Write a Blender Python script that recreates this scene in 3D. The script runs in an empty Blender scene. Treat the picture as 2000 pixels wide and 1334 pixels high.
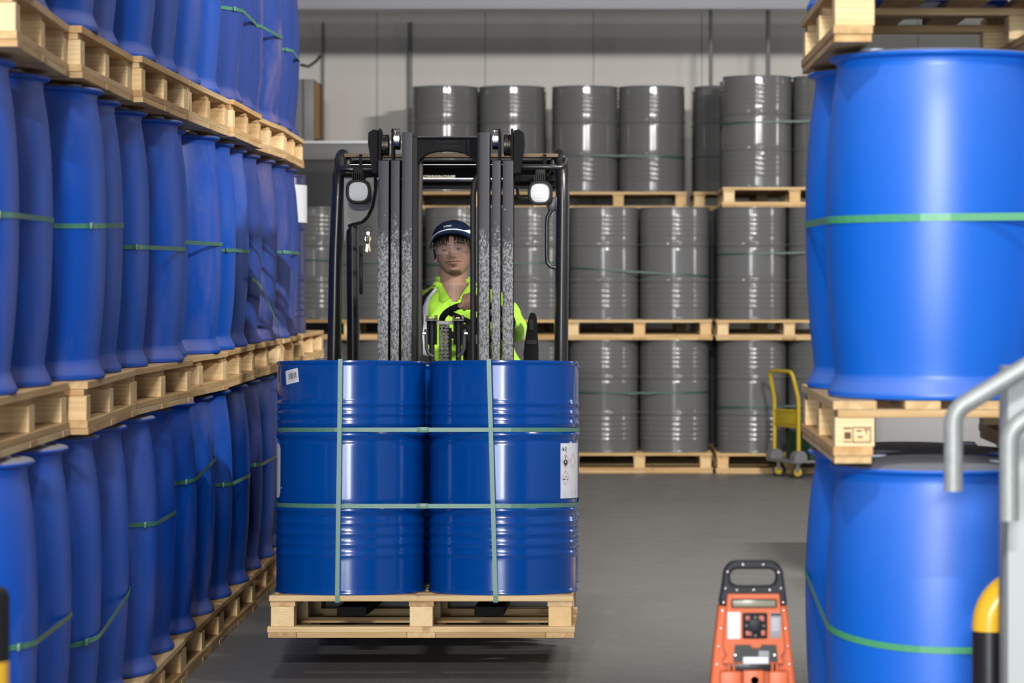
import bpy, math, random
from mathutils import Vector, Matrix
R = math.radians
random.seed(7)
SC = bpy.context.scene
COL = SC.collection

# ------------------------------------------------------------------ camera, world, light, exposure
EYE = 1.535
cam_d = bpy.data.cameras.new('camera')
cam = bpy.data.objects.new('camera', cam_d); COL.objects.link(cam)
cam.location = (0, 0, EYE); cam.rotation_euler = (R(90), 0, 0)
cam_d.sensor_width = 36.0; cam_d.lens = 5500 / 2000 * 36.0
cam_d.shift_x = -0.0875; cam_d.shift_y = -0.0625
cam_d.clip_end = 200
cam_d.dof.use_dof = True; cam_d.dof.focus_distance = 11.0; cam_d.dof.aperture_fstop = 4.5
SC.camera = cam

world = bpy.data.worlds.new('world'); SC.world = world; world.use_nodes = True
world.node_tree.nodes['Background'].inputs[0].default_value = (0.55, 0.6, 0.68, 1)
world.node_tree.nodes['Background'].inputs[1].default_value = 0.35

def area(name, loc, target, sx, sy, watts, col=(1, 1, 1), shape='RECTANGLE', spread=180):
    l = bpy.data.lights.new(name, 'AREA'); l.shape = shape; l.size = sx; l.size_y = sy
    l.energy = watts; l.color = col; l.spread = R(spread)
    o = bpy.data.objects.new(name, l); COL.objects.link(o)
    o.location = loc
    o.rotation_euler = (Vector(target) - Vector(loc)).to_track_quat('-Z', 'Y').to_euler()
    return o
# unseen, assumed: dock lamp, door daylight behind the camera, high bays down the hall
area('assumed_dock_lamp', (-0.5, -8.0, 5.2), (-0.4, 12, 1.6), 1.6, 0.08, 1750, (1.0, 0.975, 0.94))  # unseen lamp, assumed from the pallet shadow and the wall's shade edge
area('assumed_door_daylight', (-3.0, -7.6, 1.9), (-2.0, 10, 1.6), 5.0, 3.0, 600, (0.86, 0.92, 1.0))  # assumed opening out of view, sized and placed for the broad drum highlights
area('added_highlight_core', (-0.2, -7.4, 2.0), (-0.2, 10, 1.6), 1.2, 2.2, 270, (0.9, 0.95, 1.0))  # added bright core, not a known gate; gives narrow streaks on the drums
area('assumed_side_lamp', (8.6, 19.4, 2.5), (0.5, 22.0, 1.6), 0.5, 1.8, 75, (1.0, 0.98, 0.95))  # unseen source assumed from the right-hand highlights on the grey drums
area('added_back_wall_fill', (2.8, 9.0, 4.36), (0.4, 23, 2.2), 1.0, 0.03, 430, (1.0, 0.96, 0.90), spread=120)  # unseen fill, added to brighten the back wall below the header's shade edge
area('assumed_high_bay_front', (-0.7, 2.6, 6.4), (0.2, 7.5, 0.5), 0.35, 0.35, 210, (1.0, 0.97, 0.94), 'DISK')  # assumed unseen ceiling lamp, set left to darken the near drum's right side
area('assumed_high_bay_aisle', (0.9, 10.0, 6.4), (0.9, 10.0, 0), 0.4, 0.4, 60, (1.0, 0.97, 0.92), 'DISK')  # assumed ceiling lamp, out of view above the aisle
area('assumed_high_bay_middle', (3.2, 15.5, 6.2), (1.6, 18.5, 0), 0.4, 0.4, 120, (1.0, 0.97, 0.92), 'DISK')  # unseen ceiling lamp, assumed from the shade arcs on the grey drums
area('assumed_high_bay_rear', (-1.2, 19.0, 6.2), (-0.6, 22.5, 1.0), 0.4, 0.4, 30, (1.0, 0.97, 0.92), 'DISK')  # unseen rear ceiling lamp, assumed

SC.view_settings.view_transform = 'Standard'; SC.view_settings.look = 'None'
SC.view_settings.gamma = 1.0; SC.view_settings.exposure = 0.0
SC.view_settings.use_curve_mapping = False
SC.cycles.use_denoising = True
SC.cycles.max_bounces = 6; SC.cycles.diffuse_bounces = 3; SC.cycles.glossy_bounces = 3
SC.cycles.transparent_max_bounces = 8; SC.cycles.transmission_bounces = 6
SC.cycles.sample_clamp_indirect = 6.0

# ------------------------------------------------------------------ materials
MATS = {}
def nmat(name):
    m = bpy.data.materials.new(name); m.use_nodes = True; MATS[name] = m
    nt = m.node_tree; return m, nt, nt.nodes['Principled BSDF']
def mat(name, col, rough=0.5, metal=0.0, **kw):
    m, nt, b = nmat(name)
    b.inputs['Base Color'].default_value = (*col, 1); b.inputs['Roughness'].default_value = rough
    b.inputs['Metallic'].default_value = metal
    for k, v in kw.items():
        b.inputs[k.replace('_', ' ')].default_value = v
    return m
def N(nt, typ, **kw):
    n = nt.nodes.new(typ)
    for k, v in kw.items():
        if k in n.inputs and not hasattr(type(n), k): n.inputs[k].default_value = v
        else: setattr(n, k, v)
    return n
def ramp(nt, fac, stops):
    r = nt.nodes.new('ShaderNodeValToRGB'); e = r.color_ramp.elements
    while len(e) < len(stops): e.new(0.5)
    for i, (p, c) in enumerate(stops):
        e[i].position = p; e[i].color = (*c, 1) if len(c) == 3 else c
    nt.links.new(fac, r.inputs[0]); return r.outputs[0]
def noise(nt, scale, detail=4, vec=None, rough=0.55, dist=0.0):
    n = nt.nodes.new('ShaderNodeTexNoise'); n.inputs['Scale'].default_value = scale
    n.inputs['Detail'].default_value = detail; n.inputs['Roughness'].default_value = rough
    n.inputs['Distortion'].default_value = dist
    if vec is not None: nt.links.new(vec, n.inputs['Vector'])
    return n.outputs['Fac']
def ocoord(nt, scale=(1, 1, 1), seed=True, kind='Object'):
    tc = nt.nodes.new('ShaderNodeTexCoord'); mp = nt.nodes.new('ShaderNodeMapping')
    mp.inputs['Scale'].default_value = scale
    if seed:
        oi = nt.nodes.new('ShaderNodeObjectInfo'); mu = nt.nodes.new('ShaderNodeVectorMath'); mu.operation = 'SCALE'
        co = nt.nodes.new('ShaderNodeCombineXYZ')
        for i in range(3): nt.links.new(oi.outputs['Random'], co.inputs[i])
        nt.links.new(co.outputs[0], mu.inputs[0]); mu.inputs['Scale'].default_value = 37.0
        ad = nt.nodes.new('ShaderNodeVectorMath'); ad.operation = 'ADD'
        nt.links.new(tc.outputs[kind], ad.inputs[0]); nt.links.new(mu.outputs[0], ad.inputs[1])
        nt.links.new(ad.outputs[0], mp.inputs['Vector'])
    else: nt.links.new(tc.outputs[kind], mp.inputs['Vector'])
    return mp.outputs[0]
def math_n(nt, op, a, b=None, clamp=False):
    n = nt.nodes.new('ShaderNodeMath'); n.operation = op; n.use_clamp = clamp
    for i, v in enumerate((a, b)):
        if v is None: continue
        if isinstance(v, (int, float)): n.inputs[i].default_value = v
        else: nt.links.new(v, n.inputs[i])
    return n.outputs[0]
def mix(nt, fac, a, b):
    n = nt.nodes.new('ShaderNodeMix'); n.data_type = 'RGBA'
    for sock, v in ((n.inputs[0], fac), (n.inputs[6], a), (n.inputs[7], b)):
        if isinstance(v, (int, float)): sock.default_value = v
        elif isinstance(v, tuple): sock.default_value = (*v, 1)
        else: nt.links.new(v, sock)
    return n.outputs[2]
def bump(nt, b, h, strength=0.2, dist=0.002):
    n = nt.nodes.new('ShaderNodeBump'); n.inputs['Strength'].default_value = strength; n.inputs['Distance'].default_value = dist
    nt.links.new(h, n.inputs['Height']); nt.links.new(n.outputs[0], b.inputs['Normal'])

def wood(name, grain_axis, light, dark, rings=False):
    m, nt, b = nmat(name)
    sc = [28, 28, 28]; sc[grain_axis] = 1.6
    tc = nt.nodes.new('ShaderNodeTexCoord'); geo = nt.nodes.new('ShaderNodeNewGeometry')
    oi = nt.nodes.new('ShaderNodeObjectInfo')
    s = math_n(nt, 'ADD', geo.outputs['Random Per Island'], oi.outputs['Random'])
    s = math_n(nt, 'FRACT', math_n(nt, 'MULTIPLY', s, 7.31))
    co = nt.nodes.new('ShaderNodeCombineXYZ')
    for i in range(3): nt.links.new(math_n(nt, 'MULTIPLY', s, 11.0 + i), co.inputs[i])
    ad = nt.nodes.new('ShaderNodeVectorMath'); ad.operation = 'ADD'
    nt.links.new(tc.outputs['Object'], ad.inputs[0]); nt.links.new(co.outputs[0], ad.inputs[1])
    mp = nt.nodes.new('ShaderNodeMapping'); mp.inputs['Scale'].default_value = sc
    nt.links.new(ad.outputs[0], mp.inputs['Vector'])
    g = noise(nt, 1.0, 5, mp.outputs[0], 0.6, 0.6)
    if rings:
        vm = nt.nodes.new('ShaderNodeVectorMath'); vm.operation = 'MULTIPLY'; nt.links.new(tc.outputs['Object'], vm.inputs[0]); vm.inputs[1].default_value = (1, 0.1, 1)
        va = nt.nodes.new('ShaderNodeVectorMath'); va.operation = 'ADD'; nt.links.new(vm.outputs[0], va.inputs[0])
        cc = nt.nodes.new('ShaderNodeCombineXYZ'); nt.links.new(math_n(nt, 'MULTIPLY', math_n(nt, 'SUBTRACT', s, 0.5), 0.14), cc.inputs[0]); cc.inputs[2].default_value = 0.045; nt.links.new(cc.outputs[0], va.inputs[1])
        vl = nt.nodes.new('ShaderNodeVectorMath'); vl.operation = 'LENGTH'; nt.links.new(va.outputs[0], vl.inputs[0])
        sn = math_n(nt, 'SINE', math_n(nt, 'ADD', math_n(nt, 'MULTIPLY', vl.outputs['Value'], 620.0), math_n(nt, 'MULTIPLY', g, 5.0)))
        g = math_n(nt, 'ADD', math_n(nt, 'MULTIPLY', sn, 0.07), math_n(nt, 'ADD', math_n(nt, 'MULTIPLY', g, 0.4), 0.32))
    c = ramp(nt, g, [(0.3, dark), (0.5, tuple((a + d) / 2 for a, d in zip(light, dark))), (0.68, light)])
    k = noise(nt, 9.0, 2, ad.outputs[0])
    c = mix(nt, ramp(nt, k, [(0.66, (0, 0, 0)), (0.74, (0.5, 0.5, 0.5))]), c, (0.20, 0.10, 0.045))
    tint = ramp(nt, s, [(0.0, (0.72, 0.62, 0.52)), (0.35, (1.0, 0.93, 0.82)), (0.7, (1.0, 1.0, 1.0)), (1.0, (0.92, 0.78, 0.62))])
    mm = nt.nodes.new('ShaderNodeMix'); mm.data_type = 'RGBA'; mm.blend_type = 'MULTIPLY'; mm.inputs[0].default_value = 1
    nt.links.new(c, mm.inputs[6]); nt.links.new(tint, mm.inputs[7])
    nt.links.new(mm.outputs[2], b.inputs['Base Color']); b.inputs['Roughness'].default_value = 0.8
    bump(nt, b, g, 0.25, 0.002)
    return m
WX = wood('wood_grain_across', 0, (0.74, 0.55, 0.31), (0.50, 0.33, 0.155))
WY = wood('wood_grain_along', 1, (0.70, 0.52, 0.30), (0.46, 0.30, 0.14))
WB = wood('wood_block', 1, (0.88, 0.70, 0.43), (0.66, 0.46, 0.23), True)

def plastic(name, base, dust, amount, rough, sheen):
    m, nt, b = nmat(name)
    v = ocoord(nt, (1, 1, 0.35)); n1 = noise(nt, 3.2, 5, v, 0.6, 0.4)
    v2 = ocoord(nt, (1, 1, 1)); n2 = noise(nt, 26, 3, v2, 0.7, 1.2)
    f = ramp(nt, n1, [(0.50, (0, 0, 0)), (0.72, (1, 1, 1))])
    f2 = ramp(nt, n2, [(0.62, (0, 0, 0)), (0.72, (0.6, 0.6, 0.6))])
    geo = nt.nodes.new('ShaderNodeNewGeometry'); sp = nt.nodes.new('ShaderNodeSeparateXYZ')
    nt.links.new(geo.outputs['Normal'], sp.inputs[0])
    up = math_n(nt, 'MULTIPLY', math_n(nt, 'MAXIMUM', sp.outputs[2], 0.0), 1.3, True)
    oi = nt.nodes.new('ShaderNodeObjectInfo')
    am = math_n(nt, 'MULTIPLY', math_n(nt, 'ADD', math_n(nt, 'MULTIPLY', oi.outputs['Random'], 1.5), 0.25), amount)
    d = math_n(nt, 'ADD', math_n(nt, 'MULTIPLY', math_n(nt, 'ADD', f, math_n(nt, 'MULTIPLY', f2, 0.5)), am), math_n(nt, 'MULTIPLY', up, 0.55), True)
    flat = ramp(nt, sp.outputs[2], [(0.86, (0, 0, 0)), (0.96, (0.85, 0.85, 0.85))])
    nt.links.new(mix(nt, flat, mix(nt, d, base, dust), (0.34, 0.34, 0.33)), b.inputs['Base Color'])
    nt.links.new(math_n(nt, 'ADD', math_n(nt, 'MULTIPLY', d, 0.4), rough, True), b.inputs['Roughness'])
    b.inputs['Sheen Weight'].default_value = sheen; b.inputs['Sheen Roughness'].default_value = 0.45
    b.inputs['Sheen Tint'].default_value = (0.75, 0.62, 0.62, 1)
    return m
PL_D = plastic('blue_plastic_dusty', (0.0, 0.076, 0.47), (0.20, 0.19, 0.36), 0.34, 0.42, 0.0)
PL_C = plastic('blue_plastic_clean', (0.0, 0.122, 0.62), (0.20, 0.27, 0.60), 0.05, 0.40, 0.0)
PL_C.node_tree.nodes['Principled BSDF'].inputs['Specular IOR Level'].default_value = 0.6
PL_C.node_tree.nodes['Principled BSDF'].inputs['Coat Weight'].default_value = 0.22; PL_C.node_tree.nodes['Principled BSDF'].inputs['Coat Roughness'].default_value = 0.36
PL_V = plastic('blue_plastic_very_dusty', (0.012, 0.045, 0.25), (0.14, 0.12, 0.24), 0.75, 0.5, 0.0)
PL_BUNG = mat('bung_white_plastic', (0.55, 0.62, 0.78), 0.45)

def paint(name, base, rough, scr=0.0):
    m, nt, b = nmat(name)
    n = noise(nt, 5, 4, ocoord(nt)); c = mix(nt, math_n(nt, 'MULTIPLY', n, 0.35), base, tuple(x * 0.72 for x in base))
    if scr:
        s = noise(nt, 34, 4, ocoord(nt, (1, 1, 2.5)), 0.75, 1.0)
        c = mix(nt, ramp(nt, s, [(0.70, (0, 0, 0)), (0.74, (scr, scr, scr))]), c, tuple(min(1, x * 2 + 0.12) for x in base))
    nt.links.new(c, b.inputs['Base Color']); b.inputs['Roughness'].default_value = rough
    b.inputs['Coat Weight'].default_value = 0.2; b.inputs['Coat Roughness'].default_value = 0.08
    bump(nt, b, noise(nt, 2.2, 2, ocoord(nt)), 0.06, 0.02)
    return m
ST_B = paint('blue_steel_paint', (0.0, 0.055, 0.29), 0.17)
ST_G = paint('grey_steel_paint', (0.136, 0.137, 0.139), 0.17)
ST_N = paint('navy_steel_paint', (0.035, 0.045, 0.14), 0.22)

m, nt, b = nmat('strap_plastic')
tcs = ocoord(nt); c = ramp(nt, noise(nt, 12, 2, tcs), [(0.3, (0.035, 0.17, 0.11)), (0.7, (0.09, 0.27, 0.19))])
nt.links.new(c, b.inputs['Base Color']); b.inputs['Roughness'].default_value = 0.33
STRAP = m
STRAP_L = mat('strap_plastic_pale', (0.085, 0.205, 0.155), 0.4)
STRAP_D = mat('strap_plastic_dark', (0.012, 0.070, 0.045), 0.45)
STRAP_F = mat('strap_plastic_bright', (0.07, 0.33, 0.15), 0.3)

m, nt, b = nmat('concrete')
v = ocoord(nt, (1, 0.35, 1), False); n1 = noise(nt, 1.3, 6, v, 0.6, 0.5); n2 = noise(nt, 9, 5, ocoord(nt, (0.35, 2.2, 1), False), 0.65, 0.4)
c = mix(nt, n1, (0.16, 0.156, 0.152), (0.25, 0.245, 0.24))
c = mix(nt, ramp(nt, n2, [(0.52, (0, 0, 0)), (0.66, (0.35, 0.35, 0.35))]), c, (0.11, 0.105, 0.10))
mk = noise(nt, 2.6, 7, ocoord(nt, (1.6, 0.5, 1), False), 0.75, 2.0)
c = mix(nt, ramp(nt, mk, [(0.60, (0, 0, 0)), (0.63, (0.4, 0.4, 0.4)), (0.66, (0, 0, 0))]), c, (0.33, 0.32, 0.31))
nt.links.new(c, b.inputs['Base Color'])
nt.links.new(ramp(nt, n2, [(0.3, (0.38,) * 3), (0.7, (0.62,) * 3)]), b.inputs['Roughness'])
bump(nt, b, n2, 0.12, 0.004); FLOOR = m

m, nt, b = nmat('wall_panel_paint')   # insulated panels, a joint every 0.98 m
tc = nt.nodes.new('ShaderNodeTexCoord'); sp = nt.nodes.new('ShaderNodeSeparateXYZ'); nt.links.new(tc.outputs['Object'], sp.inputs[0])
fx = math_n(nt, 'FRACT', math_n(nt, 'DIVIDE', math_n(nt, 'ADD', sp.outputs[0], 98.08), 0.98))
seam = math_n(nt, 'LESS_THAN', fx, 0.012)
c = mix(nt, noise(nt, 0.8, 4, ocoord(nt, (1, 1, 0.4), False)), (0.47, 0.455, 0.43), (0.57, 0.555, 0.525))
c = mix(nt, seam, c, (0.26, 0.25, 0.24))
nt.links.new(c, b.inputs['Base Color']); b.inputs['Roughness'].default_value = 0.55
rib = math_n(nt, 'SINE', math_n(nt, 'MULTIPLY', sp.outputs[0], 62.0)); bump(nt, b, rib, 0.12, 0.003)
WALL = m
PLAINWALL = mat('plain_wall_paint', (0.36, 0.355, 0.345), 0.7)
CEIL = mat('ceiling_paint', (0.22, 0.22, 0.22), 0.8)
BEAM = mat('galvanised_beam', (0.80, 0.81, 0.86), 0.45, 0.1)
DARKG = mat('dark_grey_metal', (0.045, 0.045, 0.048), 0.5)
MIDG = mat('mid_grey_metal', (0.17, 0.17, 0.175), 0.5)
RUST = mat('rusty_brown_edge', (0.22, 0.12, 0.05), 0.8)
BLK = mat('black_paint', (0.010, 0.010, 0.011), 0.34, Coat_Weight=0.15)
BLKR = mat('black_casting_paint', (0.006, 0.006, 0.007), 0.75, Specular_IOR_Level=0.1)
BLKM = mat('black_matt', (0.010, 0.010, 0.011), 0.65, Specular_IOR_Level=0.25)
RUB = mat('black_rubber', (0.02, 0.02, 0.02), 0.75)
CHROME = mat('bright_steel', (0.62, 0.60, 0.57), 0.22, 1.0)
BRASS = mat('key_brass', (0.25, 0.21, 0.13), 0.45, 0.8)
DKB = mat('dark_bracket', (0.035, 0.034, 0.036), 0.5)
WHITE = mat('label_white', (0.72, 0.74, 0.80), 0.45)
INK = mat('label_ink', (0.03, 0.03, 0.035), 0.6)
INKG = mat('label_grey_ink', (0.30, 0.30, 0.32), 0.6)
REDK = mat('label_red_ink', (0.55, 0.07, 0.03), 0.5)
YEL = mat('yellow_paint', (0.72, 0.42, 0.02), 0.28, Coat_Weight=0.4)
YELT = mat('trolley_yellow_paint', (0.50, 0.36, 0.015), 0.4)
ORA = mat('orange_plastic', (0.60, 0.115, 0.028), 0.45)
GALV = mat('galvanised_pipe', (0.52, 0.55, 0.55), 0.42, 0.55)
POSTG = mat('pale_grey_paint', (0.40, 0.43, 0.43), 0.6)
HANDG = mat('dark_handle_plastic', (0.014, 0.015, 0.020), 0.5, Specular_IOR_Level=0.3)
LCD = mat('display_glass', (0.26, 0.25, 0.19), 0.2)
PINKK = mat('keypad_red', (0.45, 0.12, 0.10), 0.5)
WEBG = mat('plate_grey_brown', (0.20, 0.185, 0.18), 0.55)
HOSE = mat('hydraulic_hose', (0.020, 0.017, 0.015), 0.6)
GREENC = mat('dark_green_plastic', (0.008, 0.045, 0.02), 0.5)

m, nt, b = nmat('mast_steel')   # grey-black rails, the paint worn to bare metal lower down
v = ocoord(nt, (1, 1, 0.5), False); tc = nt.nodes.new('ShaderNodeTexCoord'); sp = nt.nodes.new('ShaderNodeSeparateXYZ')
nt.links.new(tc.outputs['Object'], sp.inputs[0])
n1 = noise(nt, 150, 4, v, 0.8, 0.0); n2 = noise(nt, 34, 5, v, 0.75, 0.0)
h = math_n(nt, 'MULTIPLY', math_n(nt, 'SUBTRACT', 1.70, sp.outputs[2]), 0.75)
w = math_n(nt, 'ADD', math_n(nt, 'ADD', math_n(nt, 'MULTIPLY', n1, 0.75), math_n(nt, 'MULTIPLY', n2, 0.45)), math_n(nt, 'MINIMUM', h, 0.11))
wm = ramp(nt, w, [(0.635, (0, 0, 0)), (0.665, (1, 1, 1))])
dk = ramp(nt, n1, [(0.46, (0.95, 0.95, 0.95)), (0.53, (0, 0, 0))])
low = math_n(nt, 'LESS_THAN', sp.outputs[2], 1.66)
c = mix(nt, wm, (0.019, 0.020, 0.027), (0.16, 0.16, 0.17))
c = mix(nt, math_n(nt, 'MULTIPLY', dk, low), c, (0.03, 0.03, 0.032))
nt.links.new(c, b.inputs['Base Color']); nt.links.new(math_n(nt, 'MULTIPLY', wm, 0.2), b.inputs['Metallic'])
b.inputs['Roughness'].default_value = 0.5; b.inputs['Specular IOR Level'].default_value = 0.35; bump(nt, b, n1, 0.2, 0.0015); MAST = m

m, nt, b = nmat('leaf_chain_steel')
v = ocoord(nt, (1, 1, 1), False); n1 = noise(nt, 90, 3, v, 0.6)
nt.links.new(ramp(nt, n1, [(0.42, (0.008, 0.007, 0.007)), (0.70, (0.07, 0.06, 0.055))]), b.inputs['Base Color'])
b.inputs['Metallic'].default_value = 0.6; b.inputs['Roughness'].default_value = 0.35; CHAIN = m

m, nt, b = nmat('lamp_lens')
v = ocoord(nt, (1, 1, 1), False)
b.inputs['Base Color'].default_value = (0.62, 0.64, 0.64, 1); b.inputs['Roughness'].default_value = 0.2
tc = nt.nodes.new('ShaderNodeTexCoord'); sp = nt.nodes.new('ShaderNodeSeparateXYZ'); nt.links.new(tc.outputs['Object'], sp.inputs[0])
gx = math_n(nt, 'SINE', math_n(nt, 'MULTIPLY', sp.outputs[0], 1500)); gz = math_n(nt, 'SINE', math_n(nt, 'MULTIPLY', sp.outputs[2], 1000))
bump(nt, b, math_n(nt, 'ADD', gx, gz), 0.5, 0.001); LENS = m

# ------------------------------------------------------------------ mesh helpers
class MB:
    def __init__(s, xf=None): s.v = []; s.f = []; s.m = []; s.mats = []; s.xf = xf
    def _mi(s, m):
        if m not in s.mats: s.mats.append(m)
        return s.mats.index(m)
    def add(s, vs, fs, m, xf=None):
        o = len(s.v); mi = s._mi(m)
        for p in vs:
            p = Vector(p)
            if xf is not None: p = xf @ p
            if s.xf is not None: p = s.xf @ p
            s.v.append(p)
        for f in fs: s.f.append([i + o for i in f]); s.m.append(mi)
    def box(s, lo, hi, m, ch=0.0, xf=None):
        x0, y0, z0 = lo; x1, y1, z1 = hi
        if ch <= 0:
            s.add([(x0, y0, z0), (x1, y0, z0), (x1, y1, z0), (x0, y1, z0), (x0, y0, z1), (x1, y0, z1), (x1, y1, z1), (x0, y1, z1)],
                  [(0, 3, 2, 1), (4, 5, 6, 7), (0, 1, 5, 4), (1, 2, 6, 5), (2, 3, 7, 6), (3, 0, 4, 7)], m, xf); return
        import bmesh
        bm = bmesh.new(); bmesh.ops.create_cube(bm, size=1)
        for q in bm.verts: q.co = Vector(((x0 + x1) / 2 + q.co.x * (x1 - x0), (y0 + y1) / 2 + q.co.y * (y1 - y0), (z0 + z1) / 2 + q.co.z * (z1 - z0)))
        bmesh.ops.bevel(bm, geom=bm.edges[:], offset=ch, segments=2, affect='EDGES', profile=0.5)
        bm.verts.index_update()
        s.add([q.co.copy() for q in bm.verts], [[q.index for q in f.verts] for f in bm.faces], m, xf); bm.free()
    def lathe(s, prof, m, n=48, xf=None, caps=True):
        vs = []; fs = []
        for r, z in prof:
            for i in range(n):
                a = 2 * math.pi * i / n; vs.append((r * math.cos(a), r * math.sin(a), z))
        for j in range(len(prof) - 1):
            for i in range(n):
                k = (i + 1) % n; fs.append((j * n + i, j * n + k, (j + 1) * n + k, (j + 1) * n + i))
        if caps:
            fs.append(list(range(n))[::-1]); fs.append([(len(prof) - 1) * n + i for i in range(n)])
        s.add(vs, fs, m, xf)
    def tube(s, pts, rad, m, n=12, xf=None, closed=False, flat=1.0, up=None):
        pts = [Vector(p) for p in pts]; L = len(pts)
        rs = rad if isinstance(rad, (list, tuple)) else [rad] * L
        vs = []; fs = []; pu = None
        for i, p in enumerate(pts):
            if closed: t = pts[(i + 1) % L] - pts[i - 1]
            else: t = pts[min(i + 1, L - 1)] - pts[max(i - 1, 0)]
            t.normalize()
            if pu is None:
                u = Vector(up) if up else (Vector((0, 0, 1)) if abs(t.z) < 0.9 else Vector((0, 1, 0)))
            else: u = pu
            u = (u - t * u.dot(t)).normalized(); pu = u; w = t.cross(u)
            for k in range(n):
                a = 2 * math.pi * k / n
                vs.append(p + u * math.cos(a) * rs[i] + w * math.sin(a) * rs[i] * flat)
        rng = L if closed else L - 1
        for j in range(rng):
            for k in range(n):
                q = (k + 1) % n; j2 = (j + 1) % L
                fs.append((j * n + k, j * n + q, j2 * n + q, j2 * n + k))
        if not closed:
            fs.append(list(range(n))[::-1]); fs.append([(L - 1) * n + k for k in range(n)])
        s.add(vs, fs, m, xf)
    def prism(s, poly, y0, y1, m, xf=None):        # poly in (x,z), extruded along y
        n = len(poly)
        vs = [(x, y0, z) for x, z in poly] + [(x, y1, z) for x, z in poly]
        fs = [list(range(n)), list(range(n, 2 * n))[::-1]] + [(i, i + n, (i + 1) % n + n, (i + 1) % n) for i in range(n)]
        s.add(vs, fs, m, xf)
    def ball(s, c, r, m, n=16, sc=(1, 1, 1), xf=None):
        vs = []; fs = []; h = n // 2
        for j in range(1, h):
            ph = math.pi * j / h
            for i in range(n):
                a = 2 * math.pi * i / n
                vs.append((c[0] + r * sc[0] * math.sin(ph) * math.cos(a), c[1] + r * sc[1] * math.sin(ph) * math.sin(a), c[2] + r * sc[2] * math.cos(ph)))
        t = len(vs); vs += [(c[0], c[1], c[2] + r * sc[2]), (c[0], c[1], c[2] - r * sc[2])]
        for j in range(h - 2):
            for i in range(n):
                k = (i + 1) % n; fs.append((j * n + i, (j + 1) * n + i, (j + 1) * n + k, j * n + k))
        for i in range(n):
            k = (i + 1) % n; fs.append((t, i, k)); fs.append((t + 1, (h - 2) * n + k, (h - 2) * n + i))
        s.add(vs, fs, m, xf)
    def mesh(s, name, smooth=True, ang=35, recalc=True):
        me = bpy.data.meshes.new(name); me.from_pydata([tuple(p) for p in s.v], [], s.f)
        for m_ in s.mats: me.materials.append(m_)
        me.polygons.foreach_set('material_index', s.m)
        me.validate()
        if recalc:
            import bmesh
            bm = bmesh.new(); bm.from_mesh(me); bmesh.ops.recalc_face_normals(bm, faces=bm.faces[:]); bm.to_mesh(me); bm.free()
        if smooth:
            me.polygons.foreach_set('use_smooth', [True] * len(me.polygons)); me.set_sharp_from_angle(angle=R(ang))
        me.update(); return me
    def obj(s, name, parent=None, smooth=True, ang=35):
        return link(name, s.mesh(name, smooth, ang), parent)
def link(name, data, parent=None):
    o = bpy.data.objects.new(name, data); COL.objects.link(o)
    if parent: o.parent = parent
    return o
def tag(o, label=None, cat=None, group=None, kind=None):
    if label: o['label'] = label
    if cat: o['category'] = cat
    if group: o['group'] = group
    if kind: o['kind'] = kind
    return o
def empty(name, loc=(0, 0, 0), rot=(0, 0, 0)):
    o = bpy.data.objects.new(name, None); COL.objects.link(o); o.location = loc; o.rotation_euler = rot
    o.empty_display_size = 0.1; return o
def dup(o, parent=None):
    c = o.copy(); COL.objects.link(c)
    if parent: c.parent = parent
    for ch in o.children: dup(ch, c)
    return c
def struct(mb, name, smooth=False):
    o = mb.obj(name, smooth=smooth); o['kind'] = 'structure'; return o
def W(px, py, D):      # where a measured point of the photograph lies at distance D down the hall
    return ((px - 1175) * D / 5500, EYE - (py - 542) * D / 5500)
def text_mesh(txt, size, depth=0.0):
    c = bpy.data.curves.new('t', 'FONT'); c.body = txt; c.size = size; c.align_x = 'CENTER'; c.align_y = 'CENTER'; c.extrude = depth
    o = bpy.data.objects.new('t', c); COL.objects.link(o); bpy.context.view_layer.update()
    me = bpy.data.meshes.new_from_object(o); vs = [v.co.copy() for v in me.vertices]; fs = [list(p.vertices) for p in me.polygons]
    bpy.data.objects.remove(o); bpy.data.meshes.remove(me); bpy.data.curves.remove(c)
    return vs, fs

# ------------------------------------------------------------------ the hall
b_ = MB(); b_.box((-9, -9, -0.2), (9, 26, 0), FLOOR); struct(b_, 'floor')
b_ = MB(); b_.box((-9, 25.5, 0), (9, 25.7, 7), WALL); struct(b_, 'wall_back')
b_ = MB(); b_.box((-9.2, -9, 0), (-9, 25.7, 7), PLAINWALL); struct(b_, 'wall_left')
b_ = MB(); b_.box((9, -9, 0), (9.2, 25.7, 7), PLAINWALL); struct(b_, 'wall_right')
b_ = MB(); b_.box((-9, -9.2, 0), (9, -9, 7), PLAINWALL); struct(b_, 'wall_front')
b_ = MB(); b_.box((-9.2, -9.2, 7), (9.2, 25.7, 7.2), CEIL); struct(b_, 'ceiling')
b_ = MB(); b_.box((-9, 13.0, 4.16), (9, 13.15, 7), PLAINWALL); struct(b_, 'wall_shade_header')  # unseen header, its lower edge set to shade the top of the back wall
b_ = MB(); b_.box((-9, 24.4, 3.88), (9, 24.6, 4.02), BEAM); b_.box((-9, 24.36, 3.86), (9, 24.64, 3.88), BEAM)
b_.box((-9, 24.36, 4.02), (9, 24.64, 4.04), BEAM); struct(b_, 'trim_1')
def pipe(label, pts, r, m, name='conduit_pipe'):
    b_ = MB(); b_.tube(pts, r, m, 10); o = b_.obj(name); tag(o, label, 'pipe'); return o
pipe('dark vertical pipe on the pale wall left of the stacked grey drums', [(*W(800, 0, 25.4)[:1], 25.44, 0.0), (W(800, 0, 25.4)[0], 25.44, 3.84)], 0.022, MIDG)
pipe('thin vertical conduit on the wall at the far left beside the grey cabinet', [(W(630, 0, 25.4)[0], 25.45, 0.0), (W(630, 0, 25.4)[0], 25.45, 3.84)], 0.012, MIDG)
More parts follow.
